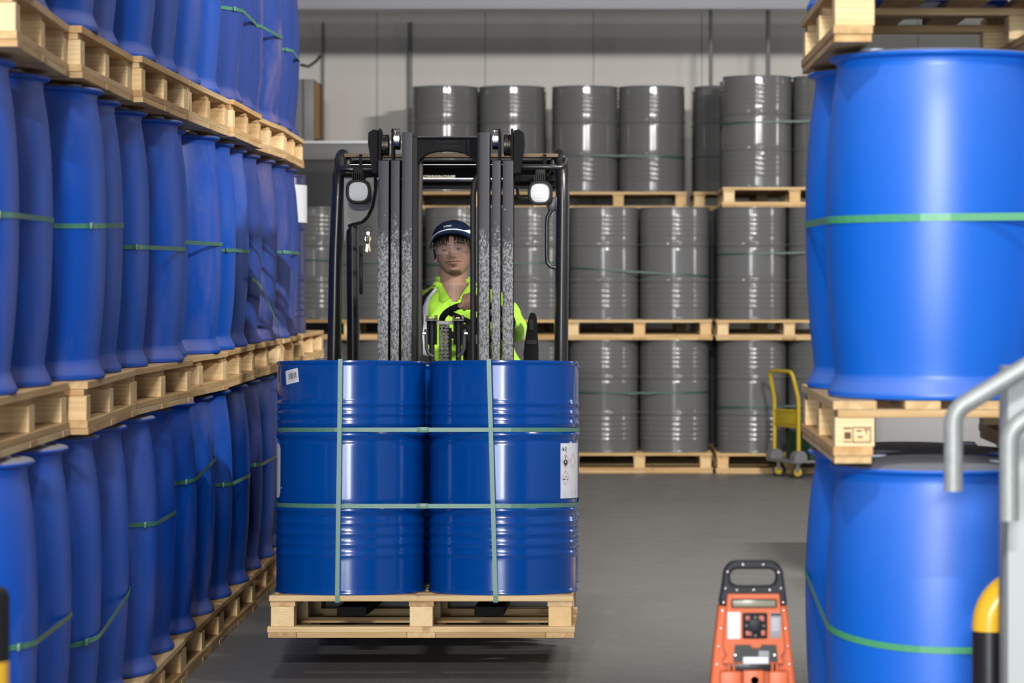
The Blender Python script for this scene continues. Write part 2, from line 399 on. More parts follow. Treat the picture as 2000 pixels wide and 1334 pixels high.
pipe('short thin pipe hanging from the beam above the gap between grey drum stacks', [(W(1388, 0, 24.5)[0], 24.5, 2.9), (W(1388, 0, 24.5)[0], 24.5, 3.86)], 0.016, MIDG)
pipe('vertical pipe dropping behind the tallest grey drum on the right', [(W(1500, 0, 24.5)[0], 24.5, 2.9), (W(1500, 0, 24.5)[0], 24.5, 3.86)], 0.020, MIDG)
pipe('curved black cable on the wall by the upper left blue drums', [(W(575, 0, 25)[0], 25.487, W(0, 118, 25)[1]), (W(592, 0, 25)[0], 25.487, W(0, 122, 25)[1]), (W(608, 0, 25)[0], 25.487, W(0, 110, 25)[1]), (W(616, 0, 25)[0], 25.487, W(0, 100, 25)[1])], 0.012, BLKM, 'cable')

h = empty('machine_housing', (-2.3, 24.3, 0)); tag(h, 'dark grey metal housing with pale top edge, behind the forklift beside the grey drums', 'machine housing')
x0, z0 = W(560, 400, 24.0); x1, z1 = W(806, 276, 24.0)
b_ = MB(); b_.box((x0 + 2.3, -0.3, 0), (x1 + 2.3, 0.6, z1 - 0.16), DARKG, 0.01)
b_.obj('body', h)
b_ = MB(); b_.box((x0 + 2.3, -0.34, z1 - 0.16), (x1 + 2.3, 0.62, z1 - 0.02), MIDG, 0.008); b_.obj('top_panel', h)
b_ = MB(); b_.box((x0 + 2.3, -0.36, z1 - 0.02), (x1 + 2.3, 0.64, z1), BEAM, 0.004); b_.obj('edge_strip', h)
h = empty('electrical_cabinet', (W(600, 0, 24.2)[0], 24.2, z1)); tag(h, 'mid grey metal cabinet with a rusty brown side edge, far left above the dark housing', 'cabinet')
wd = 5500 / 24.2
b_ = MB(); b_.box((-22 / wd, -0.2, 0), (18 / wd, 0.2, 0.53), MIDG, 0.006); b_.box((-4 / wd, -0.215, 0), (-1 / wd, -0.2, 0.53), DARKG); b_.obj('body', h)
b_ = MB(); b_.box((18 / wd, -0.18, 0.02), (28 / wd, 0.1, 0.50), RUST, 0.004); b_.obj('side_board', h)

# ------------------------------------------------------------------ pallets
PH = 0.158
def pallet_meshes():
    P = {}
    h2 = 0.57; bw = 0.05
    b = MB(); ys = [-0.515 + i * (1.03 / 6) for i in range(7)]
    for i, y in enumerate(ys):
        w = 0.055 if i in (0, 6) else 0.045
        b.box((-h2, y - w, PH - 0.022), (h2, y + w, PH), WX, 0.002)
    P['deck'] = b.mesh('deck', False)
    b = MB(); b.box((-0.047, -h2 + 0.012, -0.010), (0.047, h2 - 0.012, 0.010), WY, 0.002); P['stringer'] = b.mesh('stringer', False)
    b = MB(); b.box((-0.043, -0.05, -0.037), (0.043, 0.05, 0.037), WB, 0.002); P['block'] = b.mesh('block', False)
    b = MB(); b.box((-h2 - 0.006, -bw, 0.020), (h2 + 0.006, bw, 0.042), WX, 0.002); P['skid'] = b.mesh('bottom_board', False)
    b = MB()
    for x in (-0.52, 0, 0.52):
        b.box((x - 0.053, -h2 - 0.002, 0), (x + 0.053, h2 + 0.002, 0.020), WY, 0.002)
    for y in (-0.52, 0.52):
        for (a, c) in ((-0.466, -0.054), (0.054, 0.466)):
            b.box((a, y - bw, 0), (c, y + bw, 0.020), WX, 0.002)
    P['base'] = b.mesh('base_frame', False)
    b = MB()
    for y in (-0.52, 0, 0.52): b.box((-h2, y - 0.047, 0), (h2, y + 0.047, 0.020), WX, 0.002)
    P['open'] = b.mesh('runner_boards', False)
    return P
PM = pallet_meshes()
def make_pallet():
    e = empty('wooden_pallet')
    link('deck', PM['deck'], e); link('base_frame', PM['base'], e)
    for x in (-0.52, 0, 0.52):
        link('stringer', PM['stringer'], e).location = (x, 0, PH - 0.032)
        for y in (-0.515, 0, 0.515):
            link('block', PM['block'], e).location = (x, y, 0.042 + 0.037)
    for y in (-0.52, 0, 0.52):
        link('bottom_board', PM['skid'], e).location = (0, y, 0)
    return e
PAL = make_pallet(); pal_used = [False]
def pallet(loc, rz, label, group, rx=0.0):
    if pal_used[0]: o = dup(PAL)
    else: o = PAL; pal_used[0] = True
    o.location = loc; o.rotation_euler = (rx, 0, rz); tag(o, label, 'pallet', group); return o

# ------------------------------------------------------------------ drums
DH = 0.907
def smoothprof(keys, n=3):
    out = []
    for i in range(len(keys) - 1):
        p0 = keys[max(i - 1, 0)]; p1 = keys[i]; p2 = keys[i + 1]; p3 = keys[min(i + 2, len(keys) - 1)]
        for k in range(n):
            t = k / n
            f = lambda a, b, c, d: 0.5 * ((2 * b) + (-a + c) * t + (2 * a - 5 * b + 4 * c - d) * t * t + (-a + 3 * b - 3 * c + d) * t ** 3)
            out.append((f(p0[0], p1[0], p2[0], p3[0]), f(p0[1], p1[1], p2[1], p3[1])))
    out.append(keys[-1]); return out
def plastic_mesh(name, m):
    foot = [(0.262, 0.0), (0.283, 0.002), (0.287, 0.010), (0.284, 0.020), (0.273, 0.040), (0.266, 0.06)]
    belly = smoothprof([(0.266, 0.06), (0.268, 0.085), (0.278, 0.18), (0.286, 0.30), (0.290, 0.47), (0.287, 0.62), (0.277, 0.75), (0.266, 0.825), (0.2625, 0.850)], 4)
    top = [(0.2622, 0.852), (0.2622, 0.866), (0.2645, 0.873), (0.279, 0.878), (0.283, 0.8815), (0.283, 0.886), (0.276, 0.891), (0.262, 0.8925), (0.246, 0.890), (0.234, 0.893), (0.20, 0.900), (0.12, 0.9055), (0.002, DH)]
    b = MB(); b.lathe(foot[:-1] + belly + top, m, 56); return b.mesh(name, True, 50)
def bung_mesh():
    b = MB(); b.lathe([(0.036, -0.004), (0.036, 0.005), (0.031, 0.006), (0.031, 0.010), (0.028, 0.0115), (0.002, 0.0115)], PL_BUNG, 20); return b.mesh('bung')
BUNG = bung_mesh()
PLM_D = plastic_mesh('dusty_plastic_drum', PL_D); PLM_C = plastic_mesh('plastic_drum', PL_C); PLM_V = plastic_mesh('very_dusty_plastic_drum', PL_V)
def plastic_drum(mesh, loc, rz, label, group, bungs=True):
    o = link('plastic_drum', mesh); o.location = loc; o.rotation_euler = (0, 0, rz); tag(o, label, 'drum', group)
    if bungs:
        for a in (0, math.pi):
            link('bung', BUNG, o).location = (0.185 * math.cos(a), 0.185 * math.sin(a), 0.8955)
    return o
def steel_profile(H, r, hoops, rings, ra=0.0028, ha=0.0062):
    pr = [(r - 0.004, 0.0), (r + 0.003, 0.001), (r + 0.0045, 0.006), (r + 0.003, 0.012), (r, 0.016)]
    zs = 0.018
    while zs < H - 0.018:
        d = 0
        for q in rings: d += ra * math.exp(-((zs - q) / 0.0085) ** 2)
        for q in hoops: d += ha * math.exp(-((zs - q) / 0.010) ** 2) - 0.0022 * math.exp(-((zs - q - 0.024) / 0.008) ** 2) - 0.0022 * math.exp(-((zs - q + 0.024) / 0.008) ** 2)
        pr.append((r + d, zs)); zs += 0.0036
    pr += [(r, H - 0.016), (r + 0.003, H - 0.012), (r + 0.0045, H - 0.006), (r + 0.003, H - 0.001), (r - 0.003, H), (r - 0.005, H - 0.004), (r - 0.006, H - 0.018), (0.002, H - 0.018)]
    return pr
def steel_mesh(name, m, H, r, hoops, rings, n=72):
    b = MB(); b.lathe(steel_profile(H, r, hoops, rings), m, n); return b.mesh(name, True, 60)
SH = 0.887
gh = [SH * 0.345, SH * 0.665]
gr = [SH * (1 - q) for q in (0.09, 0.125, 0.165, 0.205, 0.245, 0.71, 0.755, 0.80, 0.845, 0.885)]
GM = steel_mesh('grey_drum', ST_G, SH, 0.276, gh, gr, 64)
NM = steel_mesh('navy_drum', ST_N, SH, 0.280, gh, gr, 64)
def steel_drum(mesh, loc, label, group, name='steel_drum'):
    o = link(name, mesh); o.location = loc; tag(o, label, 'drum', group); return o

# ------------------------------------------------------------------ straps
def hull(pts):
    pts = sorted(set(pts))
    def cr(o, a, b): return (a[0] - o[0]) * (b[1] - o[1]) - (a[1] - o[1]) * (b[0] - o[0])
    lo = []
    for p in pts:
        while len(lo) >= 2 and cr(lo[-2], lo[-1], p) <= 0: lo.pop()
        lo.append(p)
    up = []
    for p in reversed(pts):
        while len(up) >= 2 and cr(up[-2], up[-1], p) <= 0: up.pop()
        up.append(p)
    return lo[:-1] + up[:-1]
def band(b, loop, wdt, th, m, closed=True):      # loop: centre points, outward normals
    n = len(loop); vs = []; fs = []
    for (p, nn) in loop:
        p = Vector(p); nn = Vector(nn)
        vs += [p + Vector((0, 0, -wdt / 2)), p + Vector((0, 0, wdt / 2)), p + nn * th + Vector((0, 0, wdt / 2)), p + nn * th + Vector((0, 0, -wdt / 2))]
    for i in range(n if closed else n - 1):
        j = (i + 1) % n
        for k in range(4):
            q = (k + 1) % 4; fs.append((i * 4 + k, j * 4 + k, j * 4 + q, i * 4 + q))
    b.add(vs, fs, m)
def strap_loop(centres, r, z0, label, group, m=STRAP, kx=0.0, ky=0.0, wdt=0.015, sag=0.0, clip=True):
    cx = sum(c[0] for c in centres) / len(centres); cy = sum(c[1] for c in centres) / len(centres)
    pts = []
    for (x, y) in centres:
        for k in range(48):
            a = 2 * math.pi * k / 48; pts.append((round(x - cx + (r + 0.002) * math.cos(a), 5), round(y - cy + (r + 0.002) * math.sin(a), 5)))
    h_ = hull(pts); loop = []
    for i, (x, y) in enumerate(h_):
        a = h_[i - 1]; c = h_[(i + 1) % len(h_)]
        t = Vector((c[0] - a[0], c[1] - a[1])).normalized(); nn = Vector((t.y, -t.x, 0))
        loop.append(((x, y, kx * x + ky * y + sag * (1 - (y / 0.58) ** 2)), nn))
    b = MB(); band(b, loop, wdt, 0.0016, m)
    o = b.obj('packing_strap', smooth=False); o.location = (cx, cy, z0); tag(o, label, 'strap', group)
    if clip:
        b = MB(); i = max(range(len(loop)), key=lambda k: loop[k][0][0] - 0.4 * loop[k][0][1]); p, nn = loop[i]
        b.box((p[0] - 0.003, p[1] - 0.02, p[2] - 0.010), (p[0] + 0.005, p[1] + 0.02, p[2] + 0.010), STRAP_L, 0.001); b.obj('seal', o)
    return o
ORD = ['nearest', 'second', 'third', 'fourth', 'fifth', 'sixth', 'seventh', 'eighth', 'ninth', 'tenth', 'eleventh', 'twelfth', 'thirteenth', 'farthest']
TIER = ['bottom', 'middle', 'top']

# left stack: seven pallet columns down the aisle, three tiers
YC = [7.5 + 0.5815 * i + 0.006 * (i // 2) for i in range(14)]
XL = {0: [70, 136, 196, 250, 306, 341, 383, 419, 453, 487, 512, 538, None, None],
      1: [33, 100, 205, 238, 290, 360, 366, 432, 460, 485, 511, 541, 568, 583],
      2: [None, 93, 190, 229, 303, 346, 390, 428, 472, 496, 511, 548, 570, 582]}
LIMB = 0.290
first = True
for t in range(3):
    zb = t * (PH + DH)
    for c in range(7):
        xs = []
        for k in (0, 1):
            i = 2 * c + k; px = XL[t][i]
            y = YC[i]
            xf_ = -(1175 - px) * y / 5500 if px is not None else (-1.50 if t == 2 else -1.61)
            if t == 2 and px is not None: xf_ += 0.006
            xs.append(xf_ - LIMB)
        yc = (YC[2 * c] + YC[2 * c + 1]) / 2
        xm = sum(xs) / 2
        tw = math.atan2(xs[1] - xs[0], YC[2 * c + 1] - YC[2 * c]) * 0.5
        place = '%s tier of the left stack, %s from the camera' % (TIER[t], ORD[c] if c < 6 else 'farthest')
        pallet((xm - 0.285, yc, zb), math.pi / 2 - tw, 'wooden pallet under the %s drum pair, %s tier of left stack' % (('%s from the camera' % ORD[c]) if c < 6 else 'farthest', TIER[t]), 'pallets of the left drum stack')
        cen = []
        for k in (0, 1):
            i = 2 * c + k
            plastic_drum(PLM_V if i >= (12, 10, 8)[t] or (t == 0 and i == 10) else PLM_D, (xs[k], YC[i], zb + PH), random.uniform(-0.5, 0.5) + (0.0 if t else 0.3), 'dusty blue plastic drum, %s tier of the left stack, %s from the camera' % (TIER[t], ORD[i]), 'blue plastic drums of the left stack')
            cen.append((xs[k], YC[i]))
        for k in (0, 1):
            i = 2 * c + k
            x2 = xs[k] - 0.583
            plastic_drum(PLM_D, (x2, YC[i], zb + PH), 0.4, 'blue plastic drum in the second row, %s tier of left stack, %s from camera' % (TIER[t], ORD[i]), 'second row drums of the left stack', False)
            cen.append((x2, YC[i]))
        ST = {(1, 0): (1.70, 0, 0), (1, 1): (1.70, 0, 0.02), (1, 2): (1.64, 0, 0), (1, 3): (1.672, 0, 0), (1, 4): (1.652, 0, 0), (1, 6): (1.665, 0, 0),
              (0, 0): (0.573, 0, 0), (0, 1): (0.475, 0, 0.10), (0, 2): (0.68, 0, -0.02), (0, 3): (0.775, 0, 0.06), (0, 4): (0.65, 0, -0.01), (0, 5): (0.66, 0, 0),
              (2, 4): (2.685, 0, 0), (2, 5): (2.72, 0, 0), (2, 6): (2.70, 0, 0)}
        if (t, c) in ST:
            z0, kx, ky = ST[(t, c)]
            strap_loop(cen, 0.2895, z0, 'green packing strap round the drums of the %s' % place.replace(' from the camera', ' column'), 'green straps on the left stack', kx=kx, ky=ky, sag=-0.012 if t == 0 else 0)
# the loose strap hanging on the sixth column, middle tier
b_ = MB(); pts = []
def onface(px, py, y): xx, zz = W(px, py, y); return Vector((xx, y, zz))
path = [onface(487, 545, 12.75), onface(497, 551, 12.95), onface(507, 566, 13.15), onface(517, 588, 13.4), onface(528, 612, 13.65), onface(537, 636, 13.85), onface(540, 655, 13.9)]
band(b_, [((p.x + 0.012, p.y, p.z), (0.97, -0.2, 0)) for p in path], 0.016, 0.0016, STRAP, False)
o = b_.obj('packing_strap', smooth=False); tag(o, 'loose green strap end drooping down the far middle-tier drums of the left stack', 'strap')

# the navy steel drum beyond the left stack
xn = -(1175 - 598) * 15.85 / 5500 - 0.284
for t in range(2):
    zb = t * (PH + DH)
    pallet((xn - 0.27, 16.12, zb), math.pi / 2, 'wooden pallet under the %s-tier navy drum past the left stack' % TIER[t], 'pallets under the navy drums')
    d = steel_drum(NM, (xn, 15.85, zb + PH), ['navy steel drum on the bottom tier past the end of the left stack', 'glossy navy steel drum with white label past the far end of the left stack'][t], 'navy steel drums beyond the left stack')
    if t == 1:
        b_ = MB(); vs = []; fs = []
        for i in range(14):
            a = R(-88 + i * 8)
            for z in (0.62, 0.83): vs.append((0.2875 * math.cos(a), 0.2875 * math.sin(a), z))
        for i in range(13): fs.append((2 * i, 2 * i + 2, 2 * i + 3, 2 * i + 1))
        b_.add(vs, fs, WHITE); b_.obj('label', d)['label'] = 'white paper label'

# ------------------------------------------------------------------ grey steel drums on pallets across the back
YB = 22.1
cols = [(-0.268, 'third', 'left of the narrow gap'), ]
RG = {}
def grey_column(xl, y, tiers, name, base=0, zstep=PH + SH, group='grey steel drums across the back'):
    for t in tiers:
        zb = t * zstep
        pallet((xl + 0.565, y + 0.57, zb), 0, 'wooden pallet under the %s-tier grey drums, %s' % (TIER[t], name), 'pallets of the grey drum stacks')
        cen = []
        for r_ in (0, 1):
            for k in (0, 1):
                x = xl + 0.565 + (k - 0.5) * 0.562; yy = y + 0.29 + r_ * 0.562
                side = 'left' if k == 0 else 'right'
                if r_ == 0: lb = 'grey steel drum, %s one of the %s-tier pair, %s' % (side, TIER[t], name)
                else: lb = 'grey steel drum behind the %s %s-tier drum, %s' % (side, TIER[t], name)
                d = steel_drum(GM, (x, yy, zb + PH), lb, group if r_ == 0 else 'rear row of grey steel drums')
                cen.append((x, yy))
        yield t, cen
def put(xl, y, tiers, name, straps):
    for t, cen in grey_column(xl, y, tiers, name):
        if t in straps:
            z0, kx = straps[t]
            strap_loop(cen, 0.2775, t * (PH + SH) + PH + z0, 'thin green strap round the %s-tier grey drums, %s' % (TIER[t], name), 'green straps on the grey stacks', STRAP_D, kx=kx, wdt=0.013, clip=False)
put(-2.545, YB, (0, 1), 'far left stack behind the forklift', {0: (0.42, 0), 1: (0.46, -0.03)})
put(-1.408, YB, (0, 1), 'stack seen through the forklift mast', {0: (0.42, 0.0), 1: (0.44, 0.02)})
put(-0.268, YB, (0, 1), 'stack just right of the forklift', {0: (0.47, 0.0), 1: (0.375, -0.06)})
put(0.905, YB - 0.05, (0, 1), 'stack behind the yellow trolley', {0: (0.37, 0.03), 1: (0.525, 0.02)})
put(-1.600, YB + 1.32, (2,), 'left pair against the pale wall', {2: (0.3, 0.0)})
put(-0.425, YB + 1.32, (2,), 'middle pair against the pale wall', {2: (0.30, -0.02)})
put(0.770, YB + 1.32, (2,), 'recessed stack at the right', {2: (0.3, 0.0)})
put(0.960, YB + 0.12, (2,), 'tallest stack behind the yellow trolley', {2: (0.52, 0.02)})
# pallets and drums that carry the recessed top pairs
for nm, xl in (('left', -1.600), ('middle', -0.425), ('right', 0.770)):
    put(xl, YB + 1.25, (0, 1), 'rear pallets at %s' % nm, {})

# ------------------------------------------------------------------ right stack of clean plastic drums near the camera
DR = 7.37; zp = PH + DH
xc0 = 0.59 + 0.290
for t in range(3):
    zb = t * zp
    rp = pallet((xc0 + 0.275, DR + 0.31, zb), math.pi / 2, ['wooden pallet under the lowest blue drums of the right foreground stack', 'stamped wooden pallet between the two big blue drums at right', 'wooden pallet above the big blue drum at the top right'][t], 'pallets of the right stack')
    for ch in rp.children:
        if ch.data == PM['base']: ch.data = PM['open']; ch.name = 'runner_boards'
    cen = []
    for r_ in (0, 1):
        for k in (0, 1):
            if t == 2 and r_ == 0 and k == 0: pass
            x = xc0 + (0.0, -0.012)[r_] + k * 0.583 + (0.02 if t == 0 and False else 0); y = DR + 0.02 + r_ * 0.59
            pos = ['lower', 'upper', 'topmost'][t]
            if k == 0 and r_ == 0: lb = ['big clean blue plastic drum at lower right, behind the yellow bend', 'big clean blue plastic drum at upper right with bright green strap', 'blue plastic drum above the top right pallet, cut off by the frame'][t]
            elif k == 0: lb = 'blue plastic drum just behind and left of the big right-hand drum, %s tier' % pos
            else: lb = 'blue plastic drum right of the big right-hand drums, %s tier, %s row' % (pos, ('front', 'back')[r_])
            d = plastic_drum(PLM_C, (x, y, zb + PH), (-0.6, 0.35, 0.0)[t] + r_, lb, 'clean blue plastic drums of the right stack' if k == 0 else 'hidden drums of the right stack')
            cen.append((x, y))
    if t == 0: strap_loop(cen, 0.2895, 0.665, 'green strap dipping round the lower right blue drum', 'straps of the right stack', STRAP_F, kx=-0.0, ky=0.12, wdt=0.017)
    if t == 1: strap_loop(cen, 0.2895, 1.690, 'bright green strap round the upper right blue drum', 'straps of the right stack', STRAP_F, wdt=0.019, kx=0.01)
# stamp burnt into the front block of the middle pallet
b_ = MB(); D_ = DR + 0.31 - 0.571
def stamp_rect(b, px0, py0, px1, py1, D, m, th=0.0012):
    xa, za = W(px0 - 17, py0 + 2, D); xb, zb2 = W(px1 - 17, py1 + 2, D); b.box((xa, D - th, zb2), (xb, D, za), m)
YF = DR + 0.31 - 0.5635
for r4 in ((1664, 833, 1680, 836), (1666, 842, 1679, 855), (1682, 832, 1718, 834), (1682, 861, 1718, 863), (1682, 832, 1684, 863), (1716, 832, 1718, 863), (1690, 838, 1700, 841), (1704, 836, 1714, 838), (1708, 838, 1710, 846), (1692, 850, 1702, 853), (1664, 860, 1680, 862)):
    stamp_rect(b_, *r4, YF, mat('stamp_ink', (0.12, 0.06, 0.03), 0.8) if 'stamp_ink' not in MATS else MATS['stamp_ink'])
pp = [o for o in bpy.data.objects if o.get('label') == 'stamped wooden pallet between the two big blue drums at right'][0]
bpy.context.view_layer.update()
st = b_.obj('stamp', pp); st.matrix_parent_inverse = pp.matrix_world.inverted(); st['label'] = 'brown stamp mark burnt into the block'

# things seen through that pallet
h = empty('wrapped_bale', (1.95, 14.2, 0)); tag(h, 'grey shrink-wrapped bale seen through the pallet at right', 'bale')
b_ = MB(); b_.box((-0.62, -0.4, 0.16), (0.0, 0.4, 1.05), MIDG, 0.05); b_.box((0.02, -0.38, 0.16), (0.44, 0.4, 1.0), MIDG, 0.06); b_.obj('wrapped_load', h)
b_ = MB(); b_.box((-0.66, -0.44, 0), (0.46, 0.44, 0.16), WB, 0.01); b_.obj('pallet_base', h)
d = steel_drum(NM, (2.75, 14.3, 0), 'dark blue drum seen through the pallet gap at far right', 'drums beyond the right stack'); d.data = steel_mesh('blue_far_drum', ST_B, SH, 0.28, gh, gr, 48)
bpy.data.objects[d.name].location.z = 0.16
pallet((2.95, 14.6, 0.0), 0, 'wooden pallet under the dark blue drum in the gap at right', 'pallets beyond the right stack')

# ------------------------------------------------------------------ the load on the forks
TILT = R(-3.0)
LX, LY, LZ = -0.676, 10.54, 0.186
LM = Matrix.Translation((LX, LY, LZ)) @ Matrix.Rotation(TILT, 4, 'X')
def in_load(o, loc, rz=0.0):
    o.location = LM @ Vector(loc); o.rotation_euler = (TILT, 0, rz)
fp = pallet(LM @ Vector((0, 0.57, 0)), 0, 'clean pine pallet carried on the forklift forks under the blue drums', None, TILT)
if 'group' in fp: del fp['group']
BH = 0.882
bh = [BH * (1 - 0.318), BH * (1 - 0.640)]
br = [BH * (1 - q) for q in (0.185, 0.228, 0.270, 0.695, 0.74, 0.785, 0.83)]
BMESH = MB(); BMESH.lathe(steel_profile(BH, 0.2845, bh, br, 0.0034, 0.0060), ST_B, 128); BMESH = BMESH.mesh('blue_steel_drum', True, 60)
HD = 0.294
LD = {}
for r_ in (0, 1):
    for k in (0, 1):
        x = (-HD, HD)[k] + 0.004
        lb = ['glossy blue steel drum with a small barcode label, left front of the forklift load', 'glossy blue steel drum with hazard diamonds label, right front on the forklift load'][k] if r_ == 0 else 'blue steel drum in the rear row of the forklift load, %s side' % ('left', 'right')[k]
        o = link('steel_drum', BMESH); tag(o, lb, 'drum', 'blue steel drums on the forklift load'); in_load(o, (x, HD - 0.006 + r_ * 2 * HD, PH), 0.0); LD[(r_, k)] = o
# curved decals: (s, z) plane wrapped on the drum, azimuth 0 facing the camera, positive to the right
def decal(b, polys_v, polys_f, a0, zc, m, r, tilt=0.0, xf=None):
    vs = []
    for (u, v) in polys_v:
        uu = u * math.cos(tilt) - v * math.sin(tilt); vv = u * math.sin(tilt) + v * math.cos(tilt)
        a = a0 + uu / r; vs.append((r * math.sin(a), -r * math.cos(a), zc + vv))
    b.add(vs, polys_f, m)
def rect_grid(u0, v0, u1, v1, n=10, cut=0.0):
    vs = []; fs = []
    for i in range(n + 1):
        u = u0 + (u1 - u0) * i / n
        c = 0
        if cut and i == n: c = cut
        if cut and i == n - 1: c = cut * 0.25
        vs += [(u, v0 + c), (u, v1 - c)]
    for i in range(n): fs.append((2 * i, 2 * i + 2, 2 * i + 3, 2 * i + 1))
    return vs, fs
def rects(b, L, a0, zc, m, r, tilt=0.0):
    for (u0, v0, u1, v1) in L:
        vs, fs = rect_grid(u0, v0, u1, v1, 3); decal(b, vs, fs, a0, zc, m, r, tilt)
def dtext(b, txt, size, u, v, a0, zc, m, r, tilt=0.0):
    vs, fs = text_mesh(txt, size); decal(b, [(p.x + u, p.y + v) for p in vs], fs, a0, zc, m, r, tilt)
rb = 0.2845
# barcode label on the left drum
d = LD[(0, 0)]; a0 = R(-47.5); zc = 0.980 - PH; tl = R(8)
b_ = MB(); vs, fs = rect_grid(-0.040, -0.0265, 0.040, 0.0265, 8); decal(b_, vs, fs, a0, zc, WHITE, rb + 0.0012, tl); lab = b_.obj('barcode_label', d); lab['label'] = 'small white barcode label'
b_ = MB(); u = -0.020; L = []; random.seed(3)
while u < 0.026:
    w_ = random.choice((0.0008, 0.0015, 0.003)); L.append((u, -0.010, u + w_, 0.0125)); u += w_ + random.choice((0.0009, 0.0016, 0.0022))
rects(b_, L, a0, zc, INK, rb + 0.0018, tl); dtext(b_, 'NW TALIS', 0.0085, 0.0, 0.0175, a0, zc, INKG, rb + 0.0018, tl); dtext(b_, 'LPC 7643000017', 0.0075, 0.002, -0.0155, a0, zc, INKG, rb + 0.0018, tl)
b_.obj('barcode', lab)
# text label wrapping the left edge
a0 = R(-92); zc = 0.617 - PH + 0.005; hw = 0.134; hh = 0.1035
b_ = MB(); vs, fs = rect_grid(-hw, -hh, hw, hh, 26, 0.022); decal(b_, vs, fs, a0, zc, WHITE, rb + 0.0012); lab = b_.obj('paper_label', d); lab['label'] = 'white label with lines of small print'
b_ = MB(); v = 0.072; L = []
for grp in (3, 6, 4, 2, 4, 2, 6, 3):
    for q in range(grp):
        L.append((-0.09, v, 0.118 - random.random() * 0.025, v + 0.0011)); v -= 0.0042
    v -= 0.006
    if v < -0.092: break
rects(b_, L, a0, zc, INKG, rb + 0.0018); b_.obj('small_print', lab)
b_ = MB(); rects(b_, [(0.146, -0.068, 0.152, -0.061)], a0, zc, WHITE, rb + 0.0012); b_.obj('sticker_scrap', d)
# hazard label on the right drum
d = LD[(0, 1)]; a0 = R(51) + 0.115 / rb; hw = 0.115; hh = 0.1045
b_ = MB(); vs, fs = rect_grid(-hw, -hh, hw, hh, 22); decal(b_, vs, fs, a0, zc, WHITE, rb + 0.0012); lab = b_.obj('hazard_label', d); lab['label'] = 'white label with red hazard diamonds'
b_ = MB(); r2 = rb + 0.0018
def diamond(u, v, h_, t_=0.0026):
    o_ = [(u, v + h_), (u + h_, v), (u, v - h_), (u - h_, v)]; i_ = [(u, v + h_ - t_), (u + h_ - t_, v), (u, v - h_ + t_), (u - h_ + t_, v)]
    decal(b_, o_ + i_, [(k, k + 4, (k + 1) % 4 + 4, (k + 1) % 4) for k in range(4)], a0, zc, REDK, r2)
for (u, v) in ((-0.083, 0.037), (-0.083, -0.027), (-0.022, 0.037)): diamond(u, v, 0.029)
def poly(pts, m=INK): decal(b_, pts, [list(range(len(pts)))], a0, zc, m, r2)
def disc(u, v, r, m=INK): poly([(u + r * math.cos(k * math.pi / 6), v + r * math.sin(k * math.pi / 6)) for k in range(12)], m)
poly([(-0.086, 0.058), (-0.080, 0.058), (-0.081, 0.044), (-0.085, 0.044)])                      # health hazard figure
poly([(-0.099, 0.036), (-0.083, 0.045), (-0.067, 0.036), (-0.072, 0.026), (-0.083, 0.016), (-0.094, 0.026)]); poly([(-0.087, 0.036), (-0.083, 0.040), (-0.079, 0.036), (-0.080, 0.030), (-0.086, 0.030)], WHITE)
poly([(-0.101, -0.034), (-0.084, -0.034), (-0.084, -0.031), (-0.101, -0.031)]); poly([(-0.099, -0.031), (-0.092, -0.031), (-0.093, -0.025)])  # corrosion
poly([(-0.088, -0.020), (-0.072, -0.022), (-0.071, -0.025), (-0.088, -0.023)]); poly([(-0.076, -0.036), (-0.068, -0.034), (-0.068, -0.031), (-0.076, -0.032)])
poly([(-0.104, 0.092), (-0.104, 0.076), (-0.091, 0.076)]); poly([(-0.088, 0.078), (-0.078, 0.078), (-0.078, 0.070)])
dtext(b_, 'sb', 0.019, -0.083, 0.086, a0, zc, INK, r2)
rects(b_, [(-0.097, -0.083, -0.088, -0.0820), (-0.097, -0.0915, -0.078, -0.0905), (-0.097, -0.1000, -0.075, -0.0990)] + [(-0.04, -0.075 - q * 0.006, 0.10, -0.0738 - q * 0.006) for q in range(4)], a0, zc, INKG, r2)
b_.obj('hazard_print', lab)
